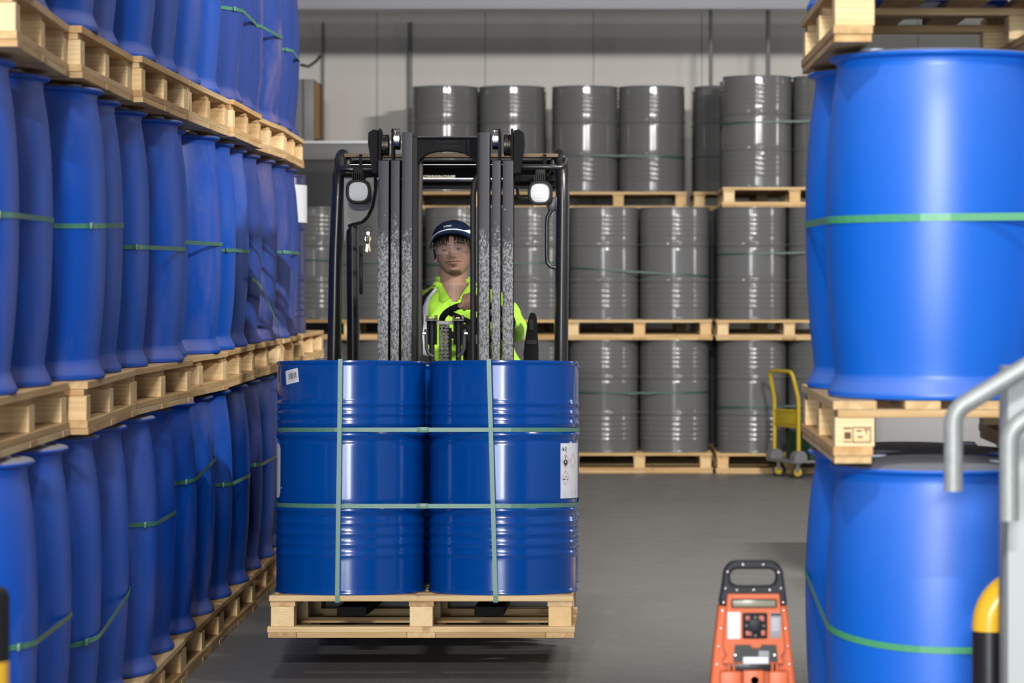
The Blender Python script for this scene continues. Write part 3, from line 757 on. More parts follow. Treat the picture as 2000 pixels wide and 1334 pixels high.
# straps of the load
cen = [((-HD, HD)[k] + 0.004, HD - 0.006 + r_ * 2 * HD) for r_ in (0, 1) for k in (0, 1)]
for zl, lb in ((0.778, 'upper horizontal pale green strap round the four blue drums on the forks'), (0.492, 'lower horizontal pale green strap round the four blue drums on the forks')):
    o = strap_loop(cen, 0.2855, 0, lb, 'straps of the forklift load', STRAP_L, wdt=0.016, clip=False)
    in_load(o, (0.004, HD - 0.006 + HD, zl))
    b_ = MB(); b_.box((-0.022, -HD - 0.2905, -0.010), (0.022, -HD - 0.2865, 0.010), STRAP_L, 0.001); b_.obj('seal', o)
for (xt, xb, lb) in ((-0.3055, -0.3130, 'left vertical green strap over the drums on the forks'), (0.252, 0.279, 'right slanting vertical green strap over the drums on the forks')):
    b_ = MB(); yf = -0.009; top = PH + BH + 0.002; w2 = 0.0082
    yb_ = 2 * (2 * HD) - 0.003
    sec = [(xb, yf - 0.002, PH - 0.024), (xb, yf - 0.004, PH + 0.001), (xb, yf - 0.004, PH + 0.004), (xt, yf - 0.004, top), (xt, 1.171, top), (xb, 1.171, PH - 0.024)]
    vs = []; fs = []; nrm = [(0, -1, -1), (0, -1, 0), (0, -1, 0), (0, -1, 1), (0, 1, 1), (0, 1, -1)]
    for (p, q) in zip(sec, nrm):
        for dx in (-w2, w2):
            for s_ in (0, 0.0016): vs.append((p[0] + dx, p[1] + q[1] * s_, p[2] + q[2] * s_))
    for i in range(6):
        j = (i + 1) % 6
        for a, c in ((0, 1), (1, 3), (3, 2), (2, 0)): fs.append((i * 4 + a, i * 4 + c, j * 4 + c, j * 4 + a))
    b_.add(vs, fs, STRAP_L); o = b_.obj('packing_strap', smooth=False); tag(o, lb, 'strap', 'straps of the forklift load'); in_load(o, (0, 0, 0))

# ------------------------------------------------------------------ forklift truck
FX, FY = -0.665, 12.6
FK = empty('forklift_truck', (FX, FY, 0)); tag(FK, 'black forklift truck facing the camera, carrying four blue steel drums on a pallet', 'forklift')
TI = Matrix.Translation((-FX, -FY, 0))
MXF = TI @ Matrix.Translation((-0.662, 11.86, 0.12)) @ Matrix.Rotation(TILT, 4, 'X')     # mast frame: x across, y back, z up the mast
def F(): return MB(TI.copy())
def M_(): return MB(MXF.copy())
for sd in (-1, 1):
    # outer, middle and inner rail of one side, I sections
    for (a, c, top, nm) in ((0.242, 0.287, 1.915, 'outer_mast_rail'), (0.196, 0.233, 1.915, 'middle_mast_rail'), (0.142, 0.186, 2.035, 'inner_mast_rail')):
        b_ = M_(); lo, hi = sorted((sd * a, sd * c))
        b_.box((lo, 0, 0.02), (hi, 0.022, top), MAST, 0.002)
        w0, w1 = sorted((sd * a, sd * (a + 0.012)))
        b_.box((w0, 0.01, 0.02), (w1, 0.13, top), BLKR); b_.box((lo, 0.118, 0.02), (hi, 0.135, top), BLKR)
        if nm != 'inner_mast_rail':   # thin web rising past the cut flange
            e0, e1 = sorted((sd * (c - 0.001), sd * (c - 0.011)))
            b_.prism([(e0, top - 0.01), (e1, top - 0.01), (e1, 2.045), (e1 - 0.002, 2.052), (e0 + 0.002, 2.052), (e0, 2.045)], 0.004, 0.11, BLKR)
        else:
            i0, i1 = sorted((sd * a, sd * (a - (0.009 if sd > 0 else 0.018)))); b_.box((i0, 0.03, 0.02), (i1, 0.12, top), BLKM)
        b_.obj(nm, FK, ang=40)
    for (xc, m_, nm, zz) in ((0.2605, BLKM, 'outer_roller', 1.985), (0.212, CHROME, 'inner_roller', 2.01)):
        b_ = M_(); X = Matrix.Translation((sd * xc, 0.058, zz)) @ Matrix.Rotation(R(90), 4, 'Y')
        prof = [(0.004, -0.0155), (0.040, -0.0155), (0.046, -0.013), (0.046, -0.006), (0.0445, -0.004), (0.0445, 0.004), (0.046, 0.006), (0.046, 0.013), (0.040, 0.0155), (0.004, 0.0155)]
        b_.lathe(prof, CHROME if nm == 'inner_roller' else CHAIN, 32, X); b_.obj(nm, FK)
    b_ = M_(); s = sd
    b_.prism([(s * 0.289, 1.86), (s * 0.289, 2.045), (s * 0.310, 2.048), (s * 0.330, 2.035), (s * 0.332, 1.99), (s * 0.312, 1.865)], 0.01, 0.15, BLKR); b_.obj('mast_side_bracket', FK, smooth=False)
# crossmember with arched underside
b_ = M_(); w = 0.142; zt = 2.022; pts = [(-w, zt), (-w, 1.868)]
for k in range(13):
    a = math.pi - k * math.pi / 12; pts.append((0.130 * math.copysign(abs(math.cos(a)) ** 0.85, math.cos(a)), 1.868 + 0.094 * abs(math.sin(a)) ** 0.75))
pts += [(w, 1.868), (w, zt)]
n = len(pts)
for i in range(1, n - 2): pass
b2 = M_()
arch = pts[1:-1]
for i in range(len(arch) - 1):
    (xa, za), (xb, zb2) = arch[i], arch[i + 1]
    if abs(xb - xa) < 1e-6: continue
    b2.prism([(xa, za), (xb, zb2), (xb, zt), (xa, zt)][::-1], 0.045, 0.10, BLKR)
b2.box((-w, 0.03, zt - 0.006), (w, 0.12, zt), HANDG); b2.box((0.088, 0.039, 1.955), (0.096, 0.05, zt - 0.01), BLKR)
cm = b2.obj('top_crossmember', FK, smooth=False)
b_ = M_()
for t_, sz, px, pz in (('NANSHING', 0.017, 0.004, 1.999), ('CC ZRNEN', 0.014, 0.015, 1.978)):
    vs, fs = text_mesh(t_, sz); b_.add([(p.x + px, 0.0438, p.y + pz) for p in vs], fs, BLKM)
b_.obj('cast_lettering', cm, smooth=False)
b_ = M_(); b_.box((-0.28, 0.09, 0.9), (0.28, 0.13, 0.99), BLKM, 0.004); b_.box((-0.28, 0.09, 0.12), (0.28, 0.13, 0.24), BLKM, 0.004); b_.obj('mast_tie', FK, smooth=False)
# hydraulic hoses and the lift cylinder with its chains, as far as they show between the rails
def P(px, py, D): x, z = W(px, py, D); return Vector((x, D, z))
b_ = F(); b_.tube([P(828, 296, 12.10), P(821, 315, 12.09), P(819, 420, 12.08), P(819, 560, 12.06), P(819, 720, 12.05), P(819, 900, 12.04)], 0.0125, HOSE, 12); b_.tube([P(811, 300, 12.0), P(810, 420, 12.0), P(809, 720, 11.98), P(809, 900, 11.97)], 0.008, BLKM, 10); b_.obj('hydraulic_hose', FK)
b_ = F(); b_.tube([P(950, 334, 12.10), P(936, 341, 12.09), P(927, 354, 12.08), P(924, 380, 12.06), P(924, 560, 12.05), P(924, 720, 12.04), P(924, 900, 12.03)], 0.0125, HOSE, 12); b_.obj('hydraulic_hose', FK)
for (xa, nm) in ((843.5, 'lift_cylinder'), (895.5, 'lift_cylinder')):
    b_ = F(); x, z = W(xa, 622, 11.86); b_.tube([(x, 11.86, 0.45), (x, 11.86, z)], 0.0115, BLKM, 16)
    b_.box((x - 0.021, 11.845, z - 0.012), (x - 0.012, 11.875, z - 0.11), BLKR); b_.box((x + 0.012, 11.845, z - 0.012), (x + 0.021, 11.875, z - 0.11), BLKR)
    o = b_.obj(nm, FK)
    b_ = F(); b_.box((x - 0.026, 11.835, z - 0.012), (x + 0.024, 11.885, z - 0.002), CHAIN, 0.002)
    b_.box((x - 0.024, 11.84, z - 0.002), (x - 0.016, 11.86, z + 0.012), CHAIN, 0.002); b_.box((x + 0.012, 11.84, z - 0.002), (x + 0.024, 11.86, z + 0.014), CHAIN, 0.002); b_.box((x - 0.010, 11.838, z), (x + 0.006, 11.86, z + 0.006), BRASS); b_.obj('anchor_clamp', o, smooth=False)
b_ = F(); x0, z0 = W(851, 627, 11.85); x1, z1 = W(887, 634, 11.85); b_.box((x0, 11.85, z1), (x1, 11.90, z0), WEBG, 0.002); b_.obj('cross_plate', FK, smooth=False)
b_ = F(); x0, z0 = W(857, 634, 11.87); x1, z1 = W(877, 1000, 11.87); z = z0
while z > 0.5:
    b_.box((x0, 11.868, z - 0.014), (x1, 11.886, z - 0.0015), CHAIN, 0.002)
    for k in range(5): xx = x0 + (x1 - x0) * (k + 0.5) / 5; b_.box((xx - 0.0025, 11.863, z - 0.018), (xx + 0.0025, 11.872, z - 0.004 if k % 2 else z + 0.002), CHAIN)
    z -= 0.0155
b_.obj('lift_chain', FK, smooth=False)
b_ = F(); b_.tube([P(879, 640, 11.88), P(879, 900, 11.87)], 0.007, BLKM, 8); b_.obj('chain_guide', FK)
for s_, xs_ in ((1, (832, 833, 837, 846)), (-1, (907, 906, 902, 894))):
    b_ = F(); b_.tube([P(xs_[0], 643, 11.85), P(xs_[1], 680, 11.85), P(xs_[2], 691, 11.85), P(xs_[3], 697, 11.85)], 0.008, DKB, 10); o = b_.obj('hose_hoop', FK)
    b_ = F(); c = P(xs_[0] - 3.5 * s_, 651, 11.84); b_.lathe([(0.002, -0.006), (0.007, -0.006), (0.007, 0.006), (0.002, 0.006)], CHROME, 6, Matrix.Translation(c) @ Matrix.Rotation(R(90), 4, 'Y')); b_.obj('bolt', o, smooth=False)
# carriage and forks behind and under the pallet
b_ = M_(); b_.box((-0.50, -0.075, 0.02), (0.50, -0.035, 0.12), BLK, 0.006); b_.box((-0.50, -0.075, 0.42), (0.50, -0.035, 0.50), BLK, 0.006)
for x in (-0.24, 0.22): b_.box((x - 0.02, -0.04, 0.02), (x + 0.02, 0.02, 0.5), BLK)
b_.obj('carriage', FK, smooth=False)
FXF = TI @ Matrix.Translation((LX, LY, LZ)) @ Matrix.Rotation(TILT, 4, 'X')
for x in (-0.27, 0.25):
    b_ = MB(FXF.copy()); b_.prism([(x - 0.055, 0.076), (x + 0.055, 0.076), (x + 0.055, 0.108), (x - 0.055, 0.108)], 0.10, 1.235, BLKR)
    b_.box((x - 0.055, 1.195, 0.076), (x + 0.055, 1.235, 0.62), BLK, 0.003); b_.obj('fork', FK, smooth=False)

# chassis, wheels, counterweight, seat
b_ = F(); b_.box((-1.14, 12.25, 0.22), (-0.19, 13.9, 0.62), BLKM, 0.03); b_.box((-1.10, 13.1, 0.60), (-0.23, 13.95, 0.98), BLKM, 0.05); b_.obj('chassis', FK)
b_ = F(); b_.box((-1.13, 13.6, 0.18), (-0.20, 14.25, 1.02), HANDG, 0.10); b_.obj('counterweight', FK)
b_ = F(); b_.box((-1.08, 12.10, 0.5), (-0.25, 12.28, 1.10), BLKM, 0.03); b_.obj('dashboard', FK)
def wheel(x, y, r, wd_, nm):
    b_ = F(); X = Matrix.Translation((x, y, r)) @ Matrix.Rotation(R(90), 4, 'Y')
    b_.lathe([(r * 0.5, -wd_ / 2), (r * 0.93, -wd_ / 2), (r, -wd_ / 2 + 0.02), (r, wd_ / 2 - 0.02), (r * 0.93, wd_ / 2), (r * 0.5, wd_ / 2)], RUB, 36, X, False)
    o = b_.obj(nm, FK); b_ = F(); b_.lathe([(0.01, -wd_ * 0.35), (r * 0.52, -wd_ * 0.3), (r * 0.52, wd_ * 0.3), (0.01, wd_ * 0.35)], MIDG, 24, X); b_.obj('rim', o)
wheel(-1.13, 12.15, 0.235, 0.15, 'front_wheel'); wheel(-0.19, 12.15, 0.235, 0.15, 'front_wheel')
wheel(-1.05, 13.75, 0.20, 0.13, 'rear_wheel'); wheel(-0.28, 13.75, 0.20, 0.13, 'rear_wheel')
b_ = F(); b_.box((-0.93, 12.62, 0.95), (-0.43, 13.10, 1.07), BLKM, 0.04); b_.box((-0.92, 13.02, 1.0), (-0.44, 13.13, 1.50), BLKM, 0.05); b_.obj('seat', FK)
# overhead guard
def post(pts, rx, ry, nm):
    b_ = F(); b_.tube(pts, [rx] * len(pts), BLK, 20, flat=ry / rx, up=(1, 0, 0)); return b_.obj(nm, FK, ang=60)
D0 = 12.28
post([P(655, 1240, D0), P(653, 900, D0), P(652.5, 697, D0), P(656, 500, D0), P(660, 400, D0), P(662.5, 345, D0), P(665, 318, D0 + 0.04), P(668, 309, D0 + 0.12), P(671, 309, D0 + 0.28)], 0.030, 0.040, 'front_pillar')
post([P(1097, 1240, D0), P(1096, 900, D0), P(1096, 697, D0), P(1098, 500, D0), P(1099, 400, D0), P(1098, 345, D0), P(1096, 318, D0 + 0.04), P(1093, 309, D0 + 0.12), P(1090, 309, D0 + 0.28)], 0.030, 0.040, 'front_pillar')
D1 = 13.45
post([P(692, 1000, D1), P(690, 697, D1), P(689, 450, D1), P(690, 350, D1)], 0.030, 0.035, 'rear_pillar')
post([(-0.190, D1, P(0, 1000, D1).z), (-0.190, D1, P(0, 697, D1).z), (-0.186, D1, P(0, 350, D1).z)], 0.030, 0.035, 'rear_pillar')
b_ = F()
xl, zt = W(664, 316, 12.36); xr, _ = W(1098, 316, 12.36)
for x in (xl + 0.03, xr - 0.03): b_.box((x - 0.022, 12.34, 2.015), (x + 0.022, 13.55, 2.058), BLK, 0.008)
# the bowed front bar below the roof edge
b_.tube([P(658, 312, 12.16), P(659, 322, 12.12), P(666, 330, 12.10), P(690, 331, 12.10), P(735, 330, 12.12)], 0.013, BLK, 12)
b_.tube([P(1104, 312, 12.16), P(1103, 322, 12.12), P(1094, 327, 12.10), P(1060, 326, 12.10), P(1010, 326, 12.12)], 0.013, BLK, 12)
b_.box((-1.13, 12.36, 2.018), (-0.20, 12.40, 2.028), BLKR)
b_.box((-1.13, 13.50, 1.96), (-0.20, 13.56, 2.058), BLK, 0.006)
b_.box((-1.13, 13.30, 1.965), (-0.20, 13.33, 1.99), BLKR)
rf = b_.obj('roof_frame', FK)
for k in range(7):
    b_ = F(); y = 12.50 + k * 0.16; X = Matrix.Translation((0, y, 2.035)) @ Matrix.Rotation(R(-35), 4, 'X'); b_.box((-1.12, -0.032, -0.005), (-0.21, 0.032, 0.005), BLKR, 0.002, X); b_.obj('roof_slat', rf, smooth=False)
b_ = F(); b_.box((-1.12, 13.25, 1.998), (-0.21, 13.27, 2.003), BEAM); b_.box((-1.12, 12.34, 2.0285), (-0.21, 12.36, 2.031), BEAM); b_.obj('edge_strip', rf, smooth=False)
b_ = F(); x0, z0 = W(828, 337, 13.28); x1, z1 = W(889, 347.5, 13.28); b_.box((x0 - 0.03, 13.28, z1), (x1, 13.285, z0 + 0.004), LCD); o = b_.obj('sign_plate', rf, smooth=False)
b_ = F(); vs, fs = text_mesh('OWNER', 0.036); b_.add([(p.x + (x0 + x1) / 2 - 0.012, 13.278, p.y + (z0 + z1) / 2 + 0.004) for p in vs], fs, INK); b_.obj('lettering', o, smooth=False)
WOODD = wood('weathered_board', 0, (0.15, 0.11, 0.075), (0.08, 0.06, 0.04))
b_ = F(); x0, z0 = W(672, 300, 12.3); x1, z1 = W(1090, 307, 12.3); b_.box((x0, 12.3, z1), (x1, 12.42, z0), WOODD, 0.002); o = b_.obj('roof_board', FK, smooth=False); o['label'] = 'weathered wooden board on the roof'
for px in (704, 1064):
    b_ = F(); b_.box((P(px - 3, 0, 12.28).x, 12.285, P(0, 326, 12.28).z), (P(px + 3, 0, 12.28).x, 12.295, P(0, 301, 12.28).z), BLKR); b_.obj('board_clip', FK, smooth=False)
# headlights
def headlight(px, py, rz=0):
    D = 12.08; c = P(px, py, D)
    def sq(r, y, n=40, e=2.7):
        return [(r * math.copysign(abs(math.cos(2 * math.pi * k / n)) ** (2 / e), math.cos(2 * math.pi * k / n)), y, r * math.copysign(abs(math.sin(2 * math.pi * k / n)) ** (2 / e), math.sin(2 * math.pi * k / n))) for k in range(n)]
    rings = [sq(0.034, 0.10), sq(0.048, 0.075), sq(0.0535, 0.03), sq(0.0535, 0.0), sq(0.050, -0.006), sq(0.042, -0.006), sq(0.0405, 0.004)]
    vs = [p for r_ in rings for p in r_]; fs = []
    for j in range(len(rings) - 1):
        for k in range(40): q = (k + 1) % 40; fs.append((j * 40 + k, j * 40 + q, (j + 1) * 40 + q, (j + 1) * 40 + k))
    fs.append(list(range(40)))
    b_ = MB(TI @ Matrix.Translation(c)); b_.add(vs, fs, BLKM)
    for k in range(6): b_.box((-0.026 + k * 0.0085, -0.004, 0.052), (-0.0215 + k * 0.0085, 0.05, 0.078), BLKM)
    b_.box((-0.022, 0.0, 0.075), (0.022, 0.04, 0.10), BLKM, 0.004); b_.box((-0.02, 0.05, 0.0), (0.02, 0.11, 0.09), BLKM)
    o = b_.obj('headlight', FK, ang=50)
    vs = []; fs = []
    rr = [(0.0405, 0.003), (0.030, -0.003), (0.018, -0.006), (0.006, -0.0075)]
    for r_, y in rr: vs += sq(r_, y)
    for j in range(3):
        for k in range(40): q = (k + 1) % 40; fs.append((j * 40 + k, j * 40 + q, (j + 1) * 40 + q, (j + 1) * 40 + k))
    fs.append([120 + k for k in range(40)])
    b_ = MB(TI @ Matrix.Translation(c)); b_.add(vs, fs, LENS); b_.obj('lens', o, ang=60)
headlight(699.5, 374); headlight(1055, 376.5)
# left side plate with the curved strip, right bracket and grab handle
b_ = F(); D = 12.24
poly_ = [P(672, 345, D), P(737, 345, D), P(737, 372, D), P(731, 405, D), P(722, 424, D), P(712, 436, D), P(700, 440, D), P(684, 442, D), P(677, 450, D), P(674, 470, D), P(672, 470, D)]
b_.prism([(p.x, p.z) for p in poly_][::-1], D, D + 0.006, WEBG); b_.obj('side_plate', FK, smooth=False)
b_ = F(); pts = [P(733, 346, D), P(733, 372, D), P(728, 402, D), P(719, 422, D), P(708, 433, D), P(690, 437, D), P(681, 441, D)]
for i in range(len(pts) - 1):
    a, c = pts[i], pts[i + 1]; t = (c - a).normalized(); nn = Vector((t.z, 0, -t.x)) * 0.008
    b_.add([a - nn + Vector((0, -0.05, 0)), a + nn * 0.3 + Vector((0, -0.05, 0)), c + nn * 0.3 + Vector((0, -0.05, 0)), c - nn + Vector((0, -0.05, 0)), a - nn, a + nn * 0.3, c + nn * 0.3, c - nn],
           [(0, 1, 2, 3), (7, 6, 5, 4), (0, 3, 7, 4), (1, 5, 6, 2), (0, 4, 5, 1), (3, 2, 6, 7)], BLKR)
b_.obj('curved_strip', FK, smooth=False)
b_ = F(); b_.box((P(668, 0, 12.2).x, 12.22, P(0, 345, 12.2).z), (P(738, 0, 12.2).x, 12.27, P(0, 338, 12.2).z), BLKR, 0.003); b_.obj('lamp_bar', FK, smooth=False); b_ = F(); b_.box((P(1004, 0, 12.2).x, 12.22, P(0, 354, 12.2).z), (P(1084, 0, 12.2).x, 12.27, P(0, 341, 12.2).z), BLKR, 0.003); b_.obj('lamp_bar', FK, smooth=False)
b_ = F(); D = 12.2; b_.tube([P(1084, 402, D), P(1076, 412, D), P(1069, 425, D), P(1068, 440, D), P(1068, 500, D), P(1069, 514, D), P(1076, 521, D), P(1085, 523, D)], 0.009, BLK, 12); b_.box((P(1070, 0, D).x, 12.19, P(0, 412, D).z), (P(1088, 0, D).x, 12.22, P(0, 385, D).z), BLK, 0.003); b_.obj('grab_handle', FK)
b_ = F(); b_.tube([P(1010, 366, 12.22), P(1012, 382, 12.22), P(1022, 388, 12.22), P(1034, 386, 12.22)], 0.008, BLK, 10); b_.obj('lamp_hook', FK)
b_ = F(); b_.tube([P(1075, 318, 12.1), P(1084, 328, 12.09), P(1092, 322, 12.09), P(1084, 322, 12.1), P(1070, 342, 12.1), P(1064, 336, 12.12)], 0.0022, BLKM, 6); b_.obj('cable_loop', FK)
b_ = F(); b_.box((P(702, 0, 13.3).x, 13.28, P(0, 575, 13.3).z), (P(708, 0, 13.3).x, 13.34, P(0, 480, 13.3).z), BLKM, 0.006); b_.obj('seat_belt_reel', FK)
# lever console at the driver's left hand
b_ = F(); D = 12.5
pr = [(1036, 611), (1041, 611), (1045, 614), (1047.5, 620), (1049, 650), (1051, 680), (1051, 720), (1024, 720), (1022, 690), (1027, 655), (1031, 625), (1034, 615)]
b_.prism([(P(x, y, D).x, P(x, y, D).z) for x, y in pr][::-1], D, D + 0.10, BLKR); b_.box((P(1030, 0, D).x, D, 0.9), (P(1047, 0, D).x, D + 0.08, P(0, 715, D).z), BLKM); o = b_.obj('lever_console', FK, smooth=False)
b_ = F(); b_.box((P(1033, 0, D).x, D - 0.006, P(0, 645, D).z), (P(1042, 0, D).x, D, P(0, 624, D).z), BLKM, 0.002); b_.box((P(1027, 0, D).x, D - 0.006, P(0, 673, D).z), (P(1048, 0, D).x, D, P(0, 664, D).z), BLKM, 0.002); b_.obj('lever_insert', o, smooth=False)
# dashboard parts near the steering wheel
b_ = F(); b_.box((P(905, 0, 12.15).x, 12.12, 0.95), (P(934, 0, 12.15).x, 12.26, P(0, 632, 12.15).z), BLKM, 0.01); b_.obj('column_cover', FK)
b_ = F(); b_.box((P(925.5, 0, 12.1).x, 12.10, P(0, 672, 12.1).z), (P(931, 0, 12.1).x, 12.105, P(0, 654, 12.1).z), BEAM); b_.obj('small_label', FK, smooth=False)
b_ = F(); SW = Matrix.Translation((-0.545, 12.33, 1.338)) @ Matrix.Rotation(R(-32), 4, 'X')
b_.tube([(0.155 * math.cos(2 * math.pi * k / 48), 0.155 * math.sin(2 * math.pi * k / 48), 0) for k in range(48)], 0.0145, BLKM, 12, SW, True)
for a in (90, 215, 325): b_.tube([(0, 0, -0.015), (0.15 * math.cos(R(a)), 0.15 * math.sin(R(a)), 0)], 0.012, BLKM, 8, SW)
b_.ball((0, 0, 0), 0.035, BLKM, 16, (1, 1, 0.5), SW); b_.tube([(0, 0, 0), (0, 0.0, -0.25)], 0.02, BLKM, 10, SW); b_.obj('steering_wheel', FK)

# key ring
KR = empty('key_ring', P(719, 443, 12.19)); tag(KR, 'ring of keys hanging from the plate under the left headlight of the forklift', 'keys')
b_ = MB(); b_.tube([(0.016 * math.cos(2 * math.pi * k / 28), 0.002 * math.sin(4 * math.pi * k / 28), -0.012 + 0.016 * math.sin(2 * math.pi * k / 28)) for k in range(28)], 0.0014, CHROME, 6, None, True); b_.obj('split_ring', KR)
for k, (dx, rz, m_) in enumerate(((-0.010, -8, BRASS), (0.002, 4, CHROME), (0.010, 10, BRASS))):
    X = Matrix.Translation((dx * 0.3, -0.003 + k * 0.003, -0.026)) @ Matrix.Rotation(R(rz), 4, 'Y')
    b_ = MB(); pts = [(0.013 * math.sin(2 * math.pi * q / 16), -0.026 + 0.013 * math.cos(2 * math.pi * q / 16)) for q in range(16)]
    b_.prism(pts, -0.001, 0.001, m_, X); b_.prism([(-0.004, -0.036), (0.004, -0.036), (0.004, -0.078), (0.001, -0.084), (-0.004, -0.078), (-0.003, -0.07), (-0.004, -0.062)][::-1], -0.0009, 0.0009, m_, X); b_.box((-0.003, -0.0015, -0.016), (0.003, 0.0015, 0.004), CHROME, 0, X); b_.obj('key', KR, smooth=False)
b_ = MB(); b_.box((-0.008, -0.012, -0.075), (0.004, -0.006, -0.035), BLK, 0.003); b_.obj('fob', KR)

# ------------------------------------------------------------------ driver
PX, PY = -0.677, 12.74
PE = empty('person', (PX, PY, 0.0)); tag(PE, 'person in navy cap, clear glasses and yellow-green polo shirt driving the forklift', 'person')
PT = Matrix.Translation((-PX, -PY, 0))
m, nt, b = nmat('skin')
n1 = noise(nt, 30, 3, ocoord(nt, (1, 1, 1), False)); nt.links.new(mix(nt, n1, (0.29, 0.165, 0.115), (0.36, 0.21, 0.15)), b.inputs['Base Color'])
b.inputs['Roughness'].default_value = 0.5; b.inputs['Subsurface Weight'].default_value = 0.08; b.inputs['Subsurface Scale'].default_value = 0.01; SKIN = m
LIP = mat('lip_skin', (0.23, 0.105, 0.085), 0.45); HAIR = mat('black_hair', (0.010, 0.009, 0.009), 0.45)
MOUS = mat('stubble_skin', (0.135, 0.085, 0.06), 0.6); EYEW = mat('eye_white', (0.24, 0.20, 0.185), 0.3); IRIS = mat('eye_iris', (0.012, 0.008, 0.006), 0.15)
m, nt, b = nmat('hi_vis_cloth')
wv = noise(nt, 7, 3, ocoord(nt, (1, 1, 0.6), False)); b.inputs['Base Color'].default_value = (0.34, 0.66, 0.035, 1); b.inputs['Roughness'].default_value = 0.75
b.inputs['Sheen Weight'].default_value = 0.15; bump(nt, b, wv, 0.8, 0.03); HIVIS = m
NAVY = mat('navy_cloth', (0.003, 0.009, 0.026), 0.9, Specular_IOR_Level=0.15); NAVYB = mat('navy_brim_cloth', (0.005, 0.014, 0.040), 0.85, Specular_IOR_Level=0.15)
REFL = mat('reflective_tape', (0.80, 0.82, 0.90), 0.4); MESHB = mat('dark_vest_mesh', (0.045, 0.034, 0.028), 0.8); TROU = mat('dark_trousers', (0.02, 0.024, 0.035), 0.85)
HM = PT @ Matrix.Translation((-0.667, 12.72, 1.662)) @ Matrix.Rotation(R(-5), 4, 'Z') @ Matrix.Rotation(R(-6), 4, 'Y') @ Matrix.Rotation(R(-7), 4, 'X')
def g(x, z, cx, cz, sx, sz): return math.exp(-((x - cx) / sx) ** 2 - ((z - cz) / sz) ** 2)
def zwarp(z): return z + 0.0012 + 0.0105 * min(1.0, max(0.0, (z + 0.068) / 0.055))
def head_pt(th, ph, off=0.0):
    cp = math.cos(ph); dx = cp * math.sin(th); dy = -cp * math.cos(th); dz = math.sin(ph)
    up = dz > 0
    x = (0.0835 + off) * math.copysign(abs(dx) ** 0.93, dx); y = (0.097 + off) * dy; z = ((0.118 if up else 0.121) + off) * dz
    if z < 0:
        t = -z / 0.121
        x *= 1 - 0.20 * t ** 2.4
        y = y * (1 - 0.10 * t) if y < 0 else y * (1 - 0.45 * t)
        if t > 0.5: x *= 1.0 + 0.10 * (t - 0.5)
    if y < 0:
        wgt = min(1.0, -y / 0.05)
        ax = abs(x) * 0.91; zk = z; z = zwarp(z)
        d = 0.024 * g(x, z, 0, -0.036, 0.0105, 0.012) + 0.013 * g(x, z, 0, -0.016, 0.0085, 0.018) + 0.010 * g(ax, z, 0.0135, -0.040, 0.0065, 0.0075)
        d += 0.0055 * g(ax, z, 0.030, 0.022, 0.022, 0.009) - 0.0105 * g(ax, z, 0.031, 0.000, 0.016, 0.010) + 0.006 * g(ax, z, 0.043, -0.030, 0.020, 0.020)
        d += 0.007 * g(x, z, 0, -0.0625, 0.020, 0.0050) + 0.009 * g(x, z, 0, -0.0755, 0.017, 0.0055) - 0.005 * g(x, z, 0, -0.0690, 0.026, 0.0022)
        d += 0.004 * g(x, z, 0, -0.069, 0.030, 0.016) - 0.004 * g(x, z, 0, -0.087, 0.016, 0.005) + 0.009 * g(x, z, 0, -0.105, 0.020, 0.013)
        d -= 0.0035 * g(x, z, 0, -0.054, 0.004, 0.005) - 0.0015 * g(ax, z, 0.007, -0.062, 0.006, 0.004)
        d -= 0.0045 * g(ax, z, 0.0075, -0.0455, 0.0035, 0.0026)
        y -= d * wgt; z = zk
    return Vector((x, y, z))
def grid(fn, us, vs_, wrap=False):
    V = [fn(u, v) for v in vs_ for u in us]; nu = len(us); fs = []
    for j in range(len(vs_) - 1):
        for i in range(nu if wrap else nu - 1):
            k = (i + 1) % nu; fs.append((j * nu + i, j * nu + k, (j + 1) * nu + k, (j + 1) * nu + i))
    return V, fs
b_ = MB(PT.copy()); X = PT.inverted() @ HM
nu, nv = 150, 130
us = [math.copysign(abs(2 * i / nu - 1) ** 1.5, 2 * i / nu - 1) * math.pi for i in range(nu)]
vs_ = [-math.pi / 2 + 0.012 + (math.pi - 0.024) * j / (nv - 1) for j in range(nv)]
V, fs = grid(head_pt, us, vs_, True); fs.append(list(range(nu))[::-1]); fs.append([(nv - 1) * nu + i for i in range(nu)])
b_.add(V, fs, SKIN, X)
for sx in (-1, 1):   # ears
    b_.ball((sx * 0.086, 0.010, -0.022), 0.03, SKIN, 16, (0.30, 0.55, 1.0), X); b_.ball((sx * 0.088, 0.006, -0.044), 0.012, SKIN, 12, (0.5, 0.7, 1.0), X)
def chain(pts, rs, n=18, sub=5, flat=1.0, up=None):
    P_ = [Vector(p) for p in pts]; out = []; ro = []
    for i in range(len(P_) - 1):
        p0 = P_[max(i - 1, 0)]; p1 = P_[i]; p2 = P_[i + 1]; p3 = P_[min(i + 2, len(P_) - 1)]
        for k in range(sub):
            t = k / sub; out.append(0.5 * ((2 * p1) + (p2 - p0) * t + (2 * p0 - 5 * p1 + 4 * p2 - p3) * t * t + (3 * p1 - p0 - 3 * p2 + p3) * t ** 3)); ro.append(rs[i] + (rs[i + 1] - rs[i]) * t)
    out.append(P_[-1]); ro.append(rs[-1])
    d0 = (out[0] - out[1]).normalized(); d1 = (out[-1] - out[-2]).normalized()
    head = [(out[0] + d0 * ro[0] * q, ro[0] * math.sqrt(max(0.02, 1 - q * q))) for q in (0.95, 0.8, 0.5)]; tail = [(out[-1] + d1 * ro[-1] * q, ro[-1] * math.sqrt(max(0.02, 1 - q * q))) for q in (0.5, 0.8, 0.95)]
    return [p for p, _ in head] + out + [p for p, _ in tail], [r for _, r in head] + ro + [r for _, r in tail]
